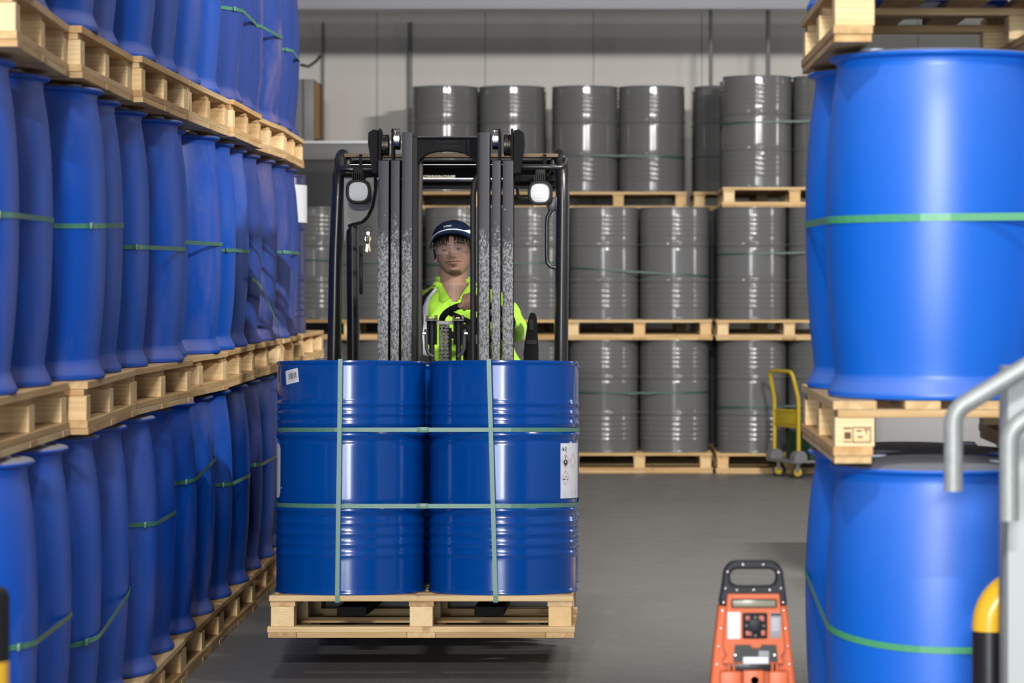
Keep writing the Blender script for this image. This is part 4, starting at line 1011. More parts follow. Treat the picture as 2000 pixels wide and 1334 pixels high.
def limb(b, pts, rs, m, n=20, flat=1.0, up=None, sub=5):
    p, r = chain(pts, rs, n, sub); b.tube(p, r, m, n, None, False, flat, up)
limb(b_, [(-0.672, 12.765, 1.60), (-0.672, 12.775, 1.52), (-0.675, 12.79, 1.44)], [0.062, 0.066, 0.088], SKIN, 28)
limb(b_, [(-0.83, 12.81, 1.41), (-0.675, 12.80, 1.42), (-0.52, 12.81, 1.41)], [0.06, 0.10, 0.06], SKIN, 28)
limb(b_, [(-0.675, 12.80, 1.42), (-0.675, 12.80, 1.2), (-0.675, 12.82, 1.02)], [0.10, 0.12, 0.13], SKIN, 28)
limb(b_, [(-0.50, 12.81, 1.41), (-0.40, 12.72, 1.30), (-0.47, 12.50, 1.37), (-0.545, 12.30, 1.425)], [0.052, 0.044, 0.036, 0.027], SKIN, 20)
limb(b_, [(-0.85, 12.81, 1.41), (-0.93, 12.76, 1.22), (-0.88, 12.52, 1.16), (-0.84, 12.38, 1.16)], [0.052, 0.044, 0.036, 0.027], SKIN, 20)
# left hand closed on the rim: palm, four bent fingers and the thumb
limb(b_, [(-0.550, 12.275, 1.428), (-0.562, 12.235, 1.432)], [0.026, 0.030], SKIN, 20)
for k, (x, dz, r) in enumerate(((-0.592, 0.006, 0.0102), (-0.574, 0.011, 0.0108), (-0.556, 0.009, 0.0104), (-0.539, 0.001, 0.0092))):
    limb(b_, [(x + 0.008, 12.240, 1.437 + dz), (x + 0.001, 12.205, 1.447 + dz), (x - 0.006, 12.184, 1.424 + dz), (x - 0.006, 12.196, 1.398 + dz), (x - 0.003, 12.212, 1.392 + dz)], [r * 1.1, r * 1.12, r, r * 0.95, r * 0.85], SKIN, 14)
limb(b_, [(-0.582, 12.245, 1.425), (-0.603, 12.215, 1.418), (-0.613, 12.192, 1.414), (-0.611, 12.180, 1.409)], [0.014, 0.0120, 0.0110, 0.0095], SKIN, 14)
# right hand resting low on the levers
limb(b_, [(-0.838, 12.38, 1.16), (-0.835, 12.34, 1.158)], [0.026, 0.028], SKIN, 18)
for k in range(4):
    x = -0.862 + k * 0.018; limb(b_, [(x, 12.33, 1.165), (x, 12.295, 1.168), (x, 12.275, 1.150), (x, 12.285, 1.130)], [0.0105, 0.0105, 0.0095, 0.0085], SKIN, 12)
limb(b_, [(-0.815, 12.35, 1.150), (-0.800, 12.32, 1.148), (-0.797, 12.295, 1.145)], [0.013, 0.011, 0.0095], SKIN, 12)
body = b_.obj('body', PE); md = body.modifiers.new('remesh', 'REMESH'); md.mode = 'VOXEL'; md.voxel_size = 0.0024; md.use_smooth_shade = True
def hpatch(b, fn_in, off, m, res=60, xr=(-0.08, 0.08), zr=(-0.12, 0.1)):
    # a thin layer following the face where fn_in(x, z) holds
    th = [R(-75) + R(150) * i / 130 for i in range(131)]; ph = [R(-85) + R(150) * j / 130 for j in range(131)]
    V = [head_pt(t, p) for p in ph for t in th]; use = {}; vs = []; fs = []
    for j in range(130):
        for i in range(130):
            q = [j * 131 + i, j * 131 + i + 1, (j + 1) * 131 + i + 1, (j + 1) * 131 + i]
            c = sum((V[k] for k in q), Vector()) / 4
            if fn_in(c.x * 0.91, zwarp(c.z)):
                f = []
                for k in q:
                    if k not in use: use[k] = len(vs); v = V[k]; vs.append(v + Vector((v.x * 0.3, -abs(v.y), v.z * 0.1)).normalized() * off)
                    f.append(use[k])
                fs.append(f)
    b.add(vs, fs, m)
def H(): return MB(HM.copy())
b_ = H(); hpatch(b_, lambda x, z: abs(x) < 0.0245 and -0.0815 + 0.010 * (abs(x) / 0.025) ** 2 < z < -0.0585 - 0.008 * (abs(x) / 0.025) ** 2 - (0.0015 if abs(x) < 0.003 else 0), 0.0012, LIP); b_.obj('lips', PE)
b_ = H(); hpatch(b_, lambda x, z: 0.004 < abs(x) < 0.034 and abs(z - (-0.0545 - 0.55 * max(0, abs(x) - 0.010))) < 0.0026 + 0.0008 * math.sin(x * 900), 0.0013, MOUS)
hpatch(b_, lambda x, z: abs(x) < 0.024 + 0.003 * math.sin(z * 700) and -0.116 < z < -0.098 + 0.10 * abs(x) - 0.004 and (int(x * 1700) + int(z * 1500)) % 3 != 0, 0.0012, MOUS); hpatch(b_, lambda x, z: abs(x) < 0.008 and -0.090 < z < -0.0855, 0.0012, MOUS)
o = b_.obj('facial_hair', PE)
b_ = H(); hpatch(b_, lambda x, z: 0.013 < abs(x) < 0.052 and abs(z - (0.0215 + 0.006 * math.sin((abs(x) - 0.013) * 80) - 0.05 * max(0, abs(x) - 0.04))) < 0.0030 * (1.1 - abs(x) * 9), 0.0022, HAIR); b_.obj('eyebrows', PE)
for sx in (-1, 1):
    b_ = H(); c = Vector((sx * 0.034, -0.0770, -0.0108)); b_.ball(c, 0.0128, EYEW, 24); o = b_.obj('eye', PE)
    b_ = H(); b_.ball(c + Vector((sx * -0.001, -0.0075, -0.001)), 0.0076, IRIS, 16, (1, 0.95, 1)); b_.obj('iris', o)
    b_ = H()
    def lid(u, v, up):
        el = (math.radians(8) + v * math.radians(75)) if up else (math.radians(-16) - v * math.radians(60))
        el -= (0.10 if up else -0.06) * (abs(u) / 1.2) ** 2 * (1 if up else 1); r_ = 0.0138
        return c + Vector((r_ * math.cos(el) * math.sin(u), -r_ * math.cos(el) * math.cos(u), r_ * math.sin(el)))
    uu = [-1.35 + 2.7 * i / 18 for i in range(19)]; vv = [j / 6 for j in range(7)]
    V, fs = grid(lambda u, v: lid(u, v, True), uu, vv); b_.add(V, fs, SKIN)
    V, fs = grid(lambda u, v: lid(u, v, False), uu, vv); b_.add(V, fs, SKIN)
    b_.tube([lid(u, 0, True) + Vector((0, -0.0004, 0)) for u in uu[2:-2]], 0.0009, HAIR, 6); b_.obj('eyelids', PE)
# hair
b_ = H(); hb = lambda th: 0.050 if abs(th) < R(58) else (0.05 - 0.085 * min(1, (abs(th) - R(58)) / R(14)) if abs(th) < R(105) else -0.045)
uh = [-math.pi + 2 * math.pi * i / 72 for i in range(72)]
def hairpt(u, v):
    z0 = hb(u); zz = z0 + (0.112 - z0) * v; ph = math.asin(max(-0.98, min(0.98, zz / (0.127 if zz > 0 else 0.130)))); p = head_pt(u, ph, 0.008 + 0.0025 * math.sin(u * 23)); return p
V, fs = grid(hairpt, uh, [j / 14 for j in range(15)], True); b_.add(V, fs, HAIR)
random.seed(11)
for k in range(46):
    x = -0.066 + 0.132 * k / 45; th = math.asin(max(-1, min(1, x / 0.0835)))
    a = head_pt(th, R(32), 0.006); ln = 0.034 + 0.022 * random.random() + 0.016 * (abs(x) / 0.066) ** 2
    if 0.0 < x < 0.014: ln *= 0.5
    c = head_pt(th + random.uniform(-0.06, 0.10), math.asin(max(-0.01, (0.064 - ln)) / 0.118), 0.004)
    b_.tube([a, (a + c) / 2 + Vector((random.uniform(-.002, .002), -0.004, 0)), c + Vector((0, -0.0015, 0))], [0.0042, 0.0034, 0.0007], HAIR, 6)
for sx in (-1, 1):
    for k in range(14):
        th = sx * R(66 + k * 3.2); a = head_pt(th, R(12), 0.008); c = head_pt(th + sx * 0.05, R(-14 - 8 * random.random()), 0.007); b_.tube([a, (a + c) / 2, c], [0.005, 0.0045, 0.001], HAIR, 6)
b_.obj('hair', PE)
# cap with curved brim, white piping and side flash
def rimz(th): return 0.044 + 0.030 * max(0.0, math.cos(th * 1.12)) if abs(th) < R(80) else 0.044
def dome(u, v):
    z0 = rimz(u); a, bb = 0.0955, 0.112
    zt_ = 0.133; t = v * math.pi / 2; zz = z0 + (zt_ - z0) * math.sin(t)
    k = math.sqrt(max(0.0, 1 - ((zz - 0.035) / (zt_ - 0.035)) ** 2.5)) if v < 1 else 0.0
    return Vector((a * k * math.sin(u), 0.004 - bb * k * math.cos(u), zz))
b_ = H(); V, fs = grid(dome, uh, [j / 14 for j in range(15)], True); b_.add(V, fs, NAVY); cap = b_.obj('cap', PE)
b_ = H(); ub = [R(-78) + R(156) * i / 40 for i in range(41)]
def brim(u, v, dn=0.0):
    p = dome(u, 0.0); t = u / R(78); out = 0.064 * math.cos(t * 1.45) ** 0.7 * v
    return Vector((p.x * (1 + 0.12 * v * (1 - 0.5 * abs(t))), p.y - out, p.z - v * (0.021 + 0.012 * t * t) - dn))
V, fs = grid(lambda u, v: brim(u, v), ub, [j / 8 for j in range(9)]); b_.add(V, fs, NAVYB)
V, fs = grid(lambda u, v: brim(u, v, 0.0035), ub, [j / 8 for j in range(9)]); b_.add(V, [f[::-1] for f in fs], NAVY)
b_.tube([brim(u, 1.0, 0.0018) for u in ub], 0.0022, NAVYB, 6); b_.obj('brim', cap)
b_ = H(); b_.tube([dome(u, 0.02) * 1.005 + Vector((0, -0.001, 0.001)) for u in ub], 0.0019, REFL, 8)
V, fs = grid(lambda u, v: dome(u, 0.02 + v * 0.22 * (u - R(38)) / R(40)) * 1.012, [R(38) + R(42) * i / 12 for i in range(13)], [0, 0.25, 0.5, 0.75, 1]); b_.add(V, fs, REFL)
o = b_.obj('white_piping', cap)
b_ = H(); vs, fs = text_mesh('SMAKE', 0.009); b_.add([dome(p.x / 0.085 - 0.02, 0.22 + p.y / 0.075) * 1.006 + Vector((0, -0.001, 0)) for p in vs], fs, REFL)
vs, fs = text_mesh('O', 0.009); b_.add([dome((p.x - 0.021) / 0.085 - 0.02, 0.22 + p.y / 0.075) * 1.006 + Vector((0, -0.001, 0)) for p in vs], fs, REFL); b_.obj('cap_lettering', cap, smooth=False)
# safety glasses
m, nt, b = nmat('clear_lens'); b.inputs['Base Color'].default_value = (0.9, 0.88, 0.85, 1); b.inputs['Roughness'].default_value = 0.06; b.inputs['Alpha'].default_value = 0.05; LN = m
FRM = mat('glasses_frame', (0.10, 0.09, 0.085), 0.3)
def lens(u, v):
    x = 0.004 + u * 0.070; zz = 0.006 - v * 0.040 * (1 - 0.30 * u ** 3) - 0.004 * (1 - u) * (v > 0.5) * 2 * (1 if u < 0.25 else 0); return Vector((x, -0.1085 + 0.85 * 4.6 * x * x * 1.1 + 0.004 * v, zz))
GL = []
for sx in (-1, 1):
    b_ = H(); V, fs = grid(lambda u, v: Vector((sx * lens(u, v).x, lens(u, v).y, lens(u, v).z)), [i / 14 for i in range(15)], [j / 8 for j in range(9)]); b_.add(V, fs, LN); GL.append(b_)
b_ = H()
b_.tube([Vector((x, lens((abs(x) - 0.004) / 0.070, 0).y - 0.0005, 0.006)) for x in [-0.074 + 0.148 * i / 40 for i in range(41)]], 0.0011, FRM, 6)
for sx in (-1, 1):
    b_.tube([Vector((sx * 0.074, lens(1, 0).y, 0.003)), Vector((sx * 0.085, -0.050, 0.003)), Vector((sx * 0.090, 0.0, -0.002))], 0.0026, FRM, 8)
    b_.tube([Vector((sx * lens(i / 12, 1).x, lens(i / 12, 1).y, lens(i / 12, 1).z)) for i in range(13)], 0.0007, FRM, 5)
    b_.tube([Vector((sx * 0.010, -0.106, -0.006)), Vector((sx * 0.011, -0.101, -0.018))], 0.0015, LN, 6)
gls = b_.obj('safety_glasses', PE)
for q in GL: q.obj('lens', gls)
# shirt: torso with open neck, collar, placket, sleeves
b_ = MB(PT.copy()); TC = Vector((-0.675, 12.80, 0))
rows = [(0.98, 0.185, 0.15), (1.08, 0.205, 0.155), (1.17, 0.215, 0.155), (1.26, 0.212, 0.145), (1.34, 0.208, 0.135), (1.40, 0.200, 0.125), (1.445, 0.170, 0.112), (1.478, 0.125, 0.095), (1.505, 0.078, 0.078), (1.518, 0.068, 0.070)]
def rowat(z):
    for i in range(len(rows) - 1):
        if rows[i][0] <= z <= rows[i + 1][0]:
            t = (z - rows[i][0]) / (rows[i + 1][0] - rows[i][0]); return tuple(rows[i][k] + (rows[i + 1][k] - rows[i][k]) * t for k in (1, 2))
    return rows[-1][1:]
NB = 200
def sh(u, z, off=0.0):
    a, c = rowat(z); f = 0.004 * math.sin(u * 9 + z * 31) + 0.003 * math.sin(u * 17 - z * 50)
    e = 0.85
    return Vector((TC.x + (a + f + off) * math.copysign(abs(math.sin(u)) ** e, math.sin(u)), TC.y - (c + f + off) * math.copysign(abs(math.cos(u)) ** e, math.cos(u)), z))
zs_ = [0.98 + (1.516 - 0.98) * j / 130 for j in range(131)]
us_ = [-math.pi + 2 * math.pi * i / NB for i in range(NB)]
V, fs = grid(lambda u, z: sh(u, z), us_, zs_, True); keep = []
def vopen(p): return p.y < TC.y and p.z > 1.412 and abs(p.x - (TC.x + 0.012)) < (p.z - 1.412) * 0.70
for f in fs:
    c = sum((V[k] for k in f), Vector()) / 4
    if not vopen(c): keep.append(f)
b_.add(V, keep, HIVIS)
def sleeve(pts, rs):
    p, r = chain(pts, rs); r = [q * (1 + 0.06 * math.sin(i * 1.7)) for i, q in enumerate(r)]; b_.tube(p, r, HIVIS, 22)
sleeve([(-0.51, 12.81, 1.415), (-0.435, 12.76, 1.37), (-0.395, 12.71, 1.295), (-0.43, 12.60, 1.315)], [0.072, 0.064, 0.058, 0.052])
sleeve([(-0.84, 12.81, 1.415), (-0.90, 12.79, 1.33), (-0.94, 12.76, 1.22), (-0.91, 12.66, 1.18)], [0.072, 0.066, 0.060, 0.055])
sleeve([(-0.47, 12.84, 1.22), (-0.43, 12.84, 1.12), (-0.41, 12.84, 1.02)], [0.05, 0.075, 0.08])
shirt = b_.obj('polo_shirt', PE, ang=80); shirt.modifiers.new('thick', 'SOLIDIFY').thickness = 0.003
b_ = MB(PT.copy())
def vedge(s, t, off): z = 1.412 + t * 0.10; x = TC.x + 0.012 + s * (z - 1.412) * 0.70; a, c = rowat(z); q = max(-1, min(1, (x - TC.x) / a)); q = math.copysign(abs(q) ** (1 / 0.85), q); u = math.asin(max(-1, min(1, q))); p = sh(u, z, off); return p
for s in (-1, 1):     # collar leaves
    def coll(u, v, s=s):
        p = vedge(s, 0.30 + 0.70 * u, 0.006)
        return p + Vector((s * (0.040 - 0.012 * u) * v, 0.010 * v - 0.008 * math.sin(v * 3), -0.030 * v * (1 - u) + 0.014 * (1 - v) * u))
    V, fs = grid(coll, [i / 10 for i in range(11)], [j / 6 for j in range(7)]); b_.add(V, fs if s > 0 else [f[::-1] for f in fs], HIVIS)
b_.tube([TC + Vector((0.072 * math.sin(a), -0.076 * math.cos(a), 1.522 + (0.006 if abs(a) > 2 else -0.004))) for a in [R(50 + 260 * i / 24) for i in range(25)]], 0.013, HIVIS, 10)
o = b_.obj('collar', shirt, ang=80); o.modifiers.new('thick', 'SOLIDIFY').thickness = 0.004
b_ = MB(PT.copy())
for z0_, z1_ in ((1.36, 1.412),):
    V, fs = grid(lambda u, z: sh((u - 0.0) / 0.20 + 0.06, z, 0.0035), [-0.016, -0.008, 0.0, 0.008, 0.016], [1.30 + 0.125 * j / 8 for j in range(9)]); b_.add(V, fs, HIVIS)
pl = b_.obj('placket', shirt, ang=80); b_ = MB(PT.copy())
for z in (1.385, 1.335): p = sh(0.06, z, 0.0045); b_.ball(p, 0.0038, INK, 10, (1, 0.4, 1))
b_.obj('button', pl)
# vest strap at his right shoulder: dark mesh with a white reflective tape
b_ = MB(PT.copy())
def strip(u0, u1, off, m, z0=1.30, z1=1.50):
    V, fs = grid(lambda u, z: sh(u - (z - 1.40) * 0.3, z, off), [u0 + (u1 - u0) * i / 5 for i in range(6)], [z0 + (z1 - z0) * j / 24 for j in range(25)]); b_.add(V, fs, m)
strip(-0.92, -0.50, 0.006, MESHB, 1.00, 1.486); vest = b_.obj('vest_panel', PE, ang=80); vest['label'] = 'dark mesh vest panel'; b_ = MB(PT.copy()); strip(-0.60, -0.47, 0.009, REFL, 1.00, 1.485); b_.obj('reflective_tape', vest)
# trousers and boots, seated
b_ = MB(PT.copy())
for s in (-1, 1):
    limb(b_, [(TC.x + s * 0.09, 12.86, 1.06), (TC.x + s * 0.14, 12.60, 1.10), (TC.x + s * 0.16, 12.42, 1.08), (TC.x + s * 0.15, 12.40, 0.9), (TC.x + s * 0.14, 12.40, 0.72)], [0.105, 0.088, 0.068, 0.056, 0.046], TROU, 20)
limb(b_, [(TC.x - 0.08, 12.86, 1.08), (TC.x + 0.08, 12.86, 1.08)], [0.125, 0.125], TROU, 24)
b_.obj('trousers', PE)
for s in (-1, 1):
    b_ = MB(PT.copy()); limb(b_, [(TC.x + s * 0.14, 12.42, 0.68), (TC.x + s * 0.15, 12.34, 0.66)], [0.05, 0.042], RUB, 16); b_.obj('boot', PE)

# ------------------------------------------------------------------ yellow trolley by the grey drums
TD = 21.60
AL = R(-62); TX = W(1536, 0, TD)[0]
h = empty('yellow_trolley', (TX, TD, 0), (0, 0, AL)); tag(h, 'yellow tubular push trolley in front of the grey drums at right', 'trolley')
hw = 0.175
b_ = MB(); hp = [(-hw, 0, 0.165), (-hw, 0, 0.56), (-hw, -0.004, 0.62), (-hw + 0.004, -0.035, 0.74), (-hw + 0.008, -0.048, 0.79), (-hw + 0.028, -0.052, 0.812), (-hw + 0.06, -0.053, 0.817), (hw - 0.06, -0.053, 0.817), (hw - 0.028, -0.052, 0.812), (hw - 0.008, -0.048, 0.79), (hw - 0.004, -0.035, 0.74), (hw, -0.004, 0.62), (hw, 0, 0.56), (hw, 0, 0.165)]
b_.tube(hp, 0.0155, YELT, 12); b_.obj('push_handle', h)
b_ = MB(); b_.box((-hw, -0.004, 0.385), (hw, 0.010, 0.525), YELT, 0.004); b_.box((-hw, -0.010, 0.505), (hw, -0.003, 0.513), YELT); b_.box((-hw, -0.010, 0.412), (hw, -0.003, 0.420), YELT); b_.obj('handle_panel', h)
b_ = MB()
for x in (-hw, hw):
    pts = [(0.055 * math.sin(a), 0.165 + 0.050 * math.cos(a)) for a in [math.pi * (q / 12 - 0.5) for q in range(13)]] + [(0.055, 0.125), (-0.055, 0.125)]
    b_.prism([(p + 0.0, z) for p, z in pts][::-1], x - 0.035, x + 0.035, MIDG, Matrix.Rotation(R(90), 4, 'Z') @ Matrix.Scale(-1, 4, (0, 1, 0)))
b_.box((-0.20, -0.06, 0.118), (0.20, 0.50, 0.140), MIDG, 0.008); b_.obj('platform', h)
for (x, dy) in ((-0.14, 0.02), (0.14, 0.02), (-0.14, 0.42), (0.14, 0.42)):
    r_ = 0.050; X = Matrix.Translation((x, dy, r_)) @ Matrix.Rotation(R(138), 4, 'Z') @ Matrix.Rotation(R(90), 4, 'Y')
    b_ = MB(); b_.lathe([(0.03, -0.018), (r_ - 0.004, -0.018), (r_, -0.012), (r_, 0.012), (r_ - 0.004, 0.018), (0.03, 0.018)], RUB, 24, X, False); o = b_.obj('castor', h)
    b_ = MB(); b_.lathe([(0.004, -0.019), (0.034, -0.017), (0.034, 0.017), (0.004, 0.019)], YELT, 20, X); b_.obj('hub', o)
    b_ = MB(); Y = Matrix.Translation((x, dy, 0)) @ Matrix.Rotation(R(138), 4, 'Z'); b_.box((-0.027, -0.012, r_), (-0.022, 0.012, 0.112), CHROME, 0, Y); b_.box((0.022, -0.012, r_), (0.027, 0.012, 0.112), CHROME, 0, Y); b_.box((-0.027, -0.015, 0.105), (0.027, 0.015, 0.118), CHROME, 0, Y); b_.obj('fork_bracket', o, smooth=False)
# dark green crate
cp = Matrix.Translation((TX, TD, 0)) @ Matrix.Rotation(AL, 4, 'Z') @ Vector((0.0, 0.30, 0.141))
h = empty('plastic_crate', cp, (0, 0, AL)); tag(h, 'dark green plastic crate on the yellow trolley, at its right-hand side', 'crate')
b_ = MB()
for (a, c) in (((-0.17, -0.2, 0), (0.17, 0.2, 0.01)), ((-0.17, -0.2, 0), (-0.155, 0.2, 0.2)), ((0.155, -0.2, 0), (0.17, 0.2, 0.2)), ((-0.17, -0.2, 0), (0.17, -0.185, 0.2)), ((-0.17, 0.185, 0), (0.17, 0.2, 0.2))): b_.box(a, c, GREENC, 0.002)
for z in (0.05, 0.10, 0.15): b_.box((-0.173, -0.204, z), (0.173, -0.2, z + 0.008), GREENC)
b_.obj('crate_body', h, smooth=False)
b_ = MB(); b_.box((-0.176, -0.207, 0.19), (0.176, 0.207, 0.205), GREENC, 0.003); b_.obj('lid', h)

# ------------------------------------------------------------------ orange floor unit in the foreground
OD = 7.05; OX = W(1470.5, 0, OD)[0]
OU = empty('orange_control_unit', (OX, OD, 0)); tag(OU, 'orange and black floor-standing control unit with keypad and loop handle in the right foreground', 'control unit')
OM = Matrix.Translation((-OX, -OD, 0))
def O(): return MB(OM.copy())
def q2(px, py): return W(px, py, OD)
def pr(L): return [q2(*p) for p in L][::-1]
# black handle: outer outline minus slot, built as a ring of quads
def ringprism(b, outer, inner, y0, y1, m):
    n = len(outer); vs = [(x, y, z) for y in (y0, y1) for (x, z) in outer] + [(x, y, z) for y in (y0, y1) for (x, z) in inner]
    fs = []
    for i in range(n):
        j = (i + 1) % n
        fs += [(i, j, 2 * n + j, 2 * n + i), (n + j, n + i, 3 * n + i, 3 * n + j), (j, i, n + i, n + j), (2 * n + i, 2 * n + j, 3 * n + j, 3 * n + i)]
    b.add(vs, fs, m)
def arcpts(cx, cy, rx, ry, a0, a1, n): return [(cx + rx * math.cos(R(a0 + (a1 - a0) * k / n)), cy - ry * math.sin(R(a0 + (a1 - a0) * k / n))) for k in range(n + 1)]
outer = arcpts(1502, 1124, 28, 29, 0, 90, 8) + arcpts(1440, 1124, 28, 29, 90, 180, 8)[0:] + [(1410, 1140), (1407, 1158), (1404.5, 1170), (1404, 1182)] + [(1430, 1182), (1455, 1182), (1480, 1182), (1505, 1182)] + [(1537, 1182), (1536, 1170), (1533.5, 1150), (1531.5, 1135)]
inner = arcpts(1500, 1124, 15, 13, 0, 90, 8) + arcpts(1441, 1124, 15, 13, 90, 180, 8)[0:] + arcpts(1441, 1130, 15, 14, 180, 250, 3) + [(1440, 1144), (1455, 1144.5), (1480, 1144.5), (1500, 1144)] + [(1508, 1143), (1512, 1139), (1514.5, 1134), (1515, 1129)]
b_ = O(); ringprism(b_, [q2(*p) for p in outer], [q2(*p) for p in inner], OD - 0.012, OD + 0.028, HANDG)
oh = b_.obj('loop_handle', OU, ang=50); bv = oh.modifiers.new('bevel', 'BEVEL'); bv.width = 0.006; bv.segments = 3; bv.limit_method = 'ANGLE'; bv.angle_limit = R(50)
b_ = O()
for (px, py) in ((1451, 1102), (1490, 1102), (1520, 1117), (1421, 1116), (1417, 1148), (1439, 1151.5), (1471.5, 1151.5), (1503, 1151.5), (1525, 1148), (1413, 1176), (1529.5, 1176)):
    x, z = q2(px, py); b_.ball((x, OD - 0.013, z), 0.0032, CHROME, 10, (1, 0.5, 1))
b_.obj('handle_screws', oh)
b_ = O(); yb = OD + 0.06
b_.prism(pr([(1403.5, 1182), (1537.5, 1182), (1541, 1215), (1546, 1265), (1553, 1334), (1566, 1480), (1580, 1640), (1588, 1738), (1350, 1738), (1359, 1640), (1374, 1480), (1388, 1334), (1394, 1265), (1400, 1215)]), OD, yb, ORA)
o = b_.obj('back_shell', OU, smooth=False); bv = o.modifiers.new('bevel', 'BEVEL'); bv.width = 0.006; bv.segments = 2
b_ = O(); b_.box((W(1335, 0, OD)[0], OD - 0.12, 0.0), (W(1603, 0, OD)[0], OD + 0.16, 0.03), HANDG, 0.008); b_.obj('foot_plate', OU)
b_ = O(); b_.prism(pr([(1420, 1158), (1521, 1158), (1524, 1190), (1530, 1240), (1532, 1268), (1524, 1280), (1530, 1290), (1528, 1294), (1412, 1294), (1410, 1288), (1418, 1278), (1411, 1262), (1412, 1240), (1417, 1190)]), OD - 0.030, OD + 0.002, ORA)
fr = b_.obj('front_panel', OU, smooth=False); bv = fr.modifiers.new('bevel', 'BEVEL'); bv.width = 0.007; bv.segments = 3
def plate(name, px0, py0, px1, py1, dep, m, parent, ch=0.002, th=0.006):
    b_ = O(); xa, za = q2(px0, py0); xb, zb2 = q2(px1, py1); b_.box((xa, OD - dep - th, zb2), (xb, OD - dep, za), m, ch); return b_.obj(name, parent)
o = plate('display_frame', 1427, 1167, 1516, 1184, 0.029, HANDG, fr); plate('display', 1430, 1169.5, 1513, 1181.5, 0.0345, LCD, o, 0.0005, 0.002)
plate('silver_label', 1420, 1193, 1445, 1245, 0.029, WHITE, fr, 0.0005, 0.002)['label'] = 'blank silvery label'
o = plate('print_label', 1503, 1194, 1524, 1243, 0.029, INKG, fr, 0.0005, 0.002); plate('print_band', 1503.5, 1195, 1523.5, 1200, 0.0312, INK, o, 0.0002, 0.0005)
for k in range(5): plate('print_line', 1506, 1207 + k * 5, 1521, 1208.2 + k * 5, 0.0312, WHITE, o, 0.0001, 0.0004)
o = plate('keypad', 1449, 1194, 1497, 1244, 0.029, BLKM, fr, 0.004, 0.006)
for (a, c, d, e) in ((1455, 1200, 1463, 1208), (1481, 1200, 1491, 1210), (1455, 1229, 1467, 1238), (1485, 1228, 1493, 1238)): plate('key', a, c, d, e, 0.034, PINKK, o, 0.0006, 0.002)
plate('rocker_pad', 1461, 1206, 1485, 1231, 0.034, HANDG, o, 0.003, 0.006)
for (px, py) in ((1474, 1203), (1474, 1238), (1490, 1219), (1457, 1219)): x, z = q2(px, py); b_ = O(); b_.ball((x, OD - 0.036, z), 0.0035, MIDG, 10, (1, 0.5, 1)); b_.obj('key', o)
b_ = O(); b_.prism(pr([(1434, 1256), (1464, 1256), (1467, 1262), (1483, 1262), (1486, 1256), (1514, 1256), (1517, 1288), (1431, 1288)]), OD - 0.042, OD - 0.02, BLK); bt = b_.obj('battery_pack', fr, smooth=False)
plate('white_sticker', 1450, 1279, 1499, 1292, 0.041, WHITE, bt, 0.0005, 0.002); plate('rating_label', 1480, 1267, 1500, 1279, 0.041, INKG, bt, 0.0005, 0.002)
for px in (1435, 1511): x, z = q2(px, 1276); b_ = O(); b_.ball((x, OD - 0.043, z), 0.0055, CHROME, 12, (1, 0.5, 1)); b_.obj('screw', bt)
b_ = O(); b_.box((q2(1424, 0)[0], OD - 0.02, q2(0, 1308)[1]), (q2(1518, 0)[0], OD + 0.0, q2(0, 1292)[1]), BLK, 0.002)
b_.obj('recess', OU)
b_ = O()
for (a, c) in ((1405, 1447), (1500, 1538)):
    b_.box((q2(a, 0)[0], OD - 0.034, q2(0, 1400)[1]), (q2(c, 0)[0], OD, q2(0, 1308)[1]), ORA, 0.005)
b_.box((q2(1450, 0)[0], OD - 0.028, q2(0, 1400)[1]), (q2(1492, 0)[0], OD, q2(0, 1306)[1]), ORA, 0.005)
for a in (1421, 1430, 1505, 1514): b_.box((q2(a, 0)[0], OD - 0.026, q2(0, 1312)[1]), (q2(a + 5, 0)[0], OD, q2(0, 1292)[1]), ORA, 0.002)
b_.obj('lower_housing', OU)
b_ = O(); x, z = q2(1473, 1326); b_.lathe([(0.002, -0.02), (0.009, -0.02), (0.010, 0.0), (0.002, 0.0)], BLKM, 20, Matrix.Translation((x, OD - 0.028, z)) @ Matrix.Rotation(R(90), 4, 'X')); b_.obj('knob', OU)
b_ = O()
for (px, py) in ((1411, 1193), (1407.5, 1228), (1403.5, 1263), (1400, 1298), (1530.5, 1193), (1534.5, 1228), (1538.5, 1263), (1542, 1298)):
    x, z = q2(px, py); b_.ball((x, OD - 0.001, z), 0.0034, CHROME, 10, (1, 0.5, 1))
b_.obj('shell_screws', OU)

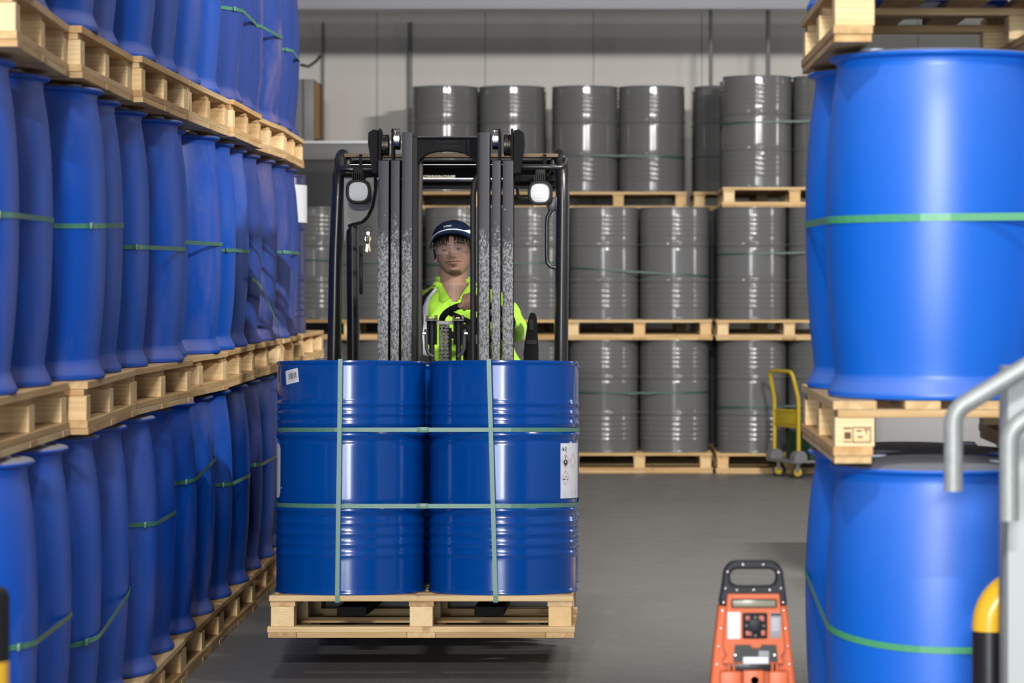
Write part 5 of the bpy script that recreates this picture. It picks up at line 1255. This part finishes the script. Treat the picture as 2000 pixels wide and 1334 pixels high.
# ------------------------------------------------------------------ right edge: post, handrails, yellow-black guard; left edge: bollard
h = empty('stair_post', (W(1968, 0, 6.3)[0] + 0.12, 6.37, 0)); tag(h, 'pale grey painted steel post at the right edge behind the handrails', 'post')
b_ = MB(); b_.box((-0.12, -0.07, 0.012), (0.14, 0.07, 1.335), POSTG, 0.006); b_.obj('post_body', h)
b_ = MB(); b_.box((-0.15, -0.10, 0), (0.17, 0.10, 0.012), POSTG, 0.002); b_.obj('base_plate', h)
m, nt, bb = nmat('galvanised_mottled'); n1 = noise(nt, 40, 4, ocoord(nt)); nt.links.new(mix(nt, n1, (0.26, 0.28, 0.28), (0.40, 0.42, 0.42)), bb.inputs['Base Color']); bb.inputs['Metallic'].default_value = 0.35; bb.inputs['Roughness'].default_value = 0.5; GAL = m
def rail(label, L, y, post_px, px_bot):
    b_ = MB(); pts = [P(px, py, y) for px, py in L]; o_ = empty('handrail', (pts[0].x, y, 0)); tag(o_, label, 'handrail', 'galvanised handrails')
    I = Matrix.Translation((-pts[0].x, -y, 0)); b_ = MB(I); out = [pts[0]]
    a, c, d = pts[0], pts[1], pts[2]; u = (a - c).normalized() * 0.028; w_ = (d - c).normalized() * 0.028
    out += [c + u] + [(c + u) * (1 - t) ** 2 + c * 2 * t * (1 - t) + (c + w_) * t * t for t in (0.25, 0.5, 0.75)] + [c + w_, d] + pts[3:]
    b_.tube(out, 0.0206, GAL, 24); b_.obj('rail_pipe', o_, ang=60)
    b_ = MB(I); e = pts[-1]; b_.tube([(e.x, e.y, 0.012), (e.x, e.y, e.z)], 0.0206, GAL, 20); b_.box((e.x - 0.06, e.y - 0.06, 0), (e.x + 0.06, e.y + 0.06, 0.012), GAL); b_.obj('rail_post', o_, ang=60)
rail('galvanised handrail whose bent end hangs in front of the right-hand drum', [(1862, 959), (1862, 803), (2002, 718), (2120, 646)], 6.12, 0, 0)
rail('galvanised handrail end nearest the right edge, in front of the pale grey post', [(1971, 1017), (1971, 842), (2060, 776), (2180, 690)], 6.0, 0, 0)
h = empty('guard_hoop', (W(1932, 0, 6.55)[0], 6.55, 0)); tag(h, 'yellow and black tubular guard hoop bending behind the pale grey post', 'guard hoop')
c = P(1932, 0, 6.55); z1_ = P(0, 1231, 6.55).z; rr_ = 0.092
b_ = MB(); b_.tube([(0, 0, 0.012), (0, 0, z1_ - 0.002)], 0.0395, BLK, 28); b_.lathe([(0.09, 0), (0.09, 0.012), (0.04, 0.012)], BLK, 24); b_.obj('black_sleeve', h, ang=60)
b_ = MB(); pts = [(0, 0, z1_)] + [(rr_ - rr_ * math.cos(R(a)), 0, z1_ + 0.012 + rr_ * math.sin(R(a))) for a in range(0, 91, 9)] + [(rr_ + 0.5, 0, z1_ + 0.012 + rr_)]
b_.tube(pts, 0.0405, YEL, 28); b_.tube([(rr_ + 0.5, 0, 0), (rr_ + 0.5, 0, z1_ + rr_)], 0.0405, YEL, 28); b_.obj('yellow_bend', h, ang=60)
h = empty('bollard', (W(18, 0, 5.5)[0] - 0.055, 5.5, 0)); tag(h, 'black and yellow banded bollard at the bottom left corner', 'bollard')
zz = 0.0; k = 0; zt_ = P(0, 1147, 5.5).z
bands = [(0.0, 0.20), (0.20, 0.345), (0.345, 0.49), (0.49, 0.635), (0.635, 0.787), (0.787, zt_)]
for i, (a, c) in enumerate(bands):
    m_ = BLKM if i % 2 == 1 else YEL
    b_ = MB(); pr_ = [(0.055, a), (0.055, c)] if i < 5 else [(0.055, a), (0.055, c - 0.02), (0.05, c - 0.005), (0.04, c)]
    b_.lathe(pr_, m_, 28); b_.obj('black_band' if m_ is BLKM else 'yellow_band', h, ang=60)
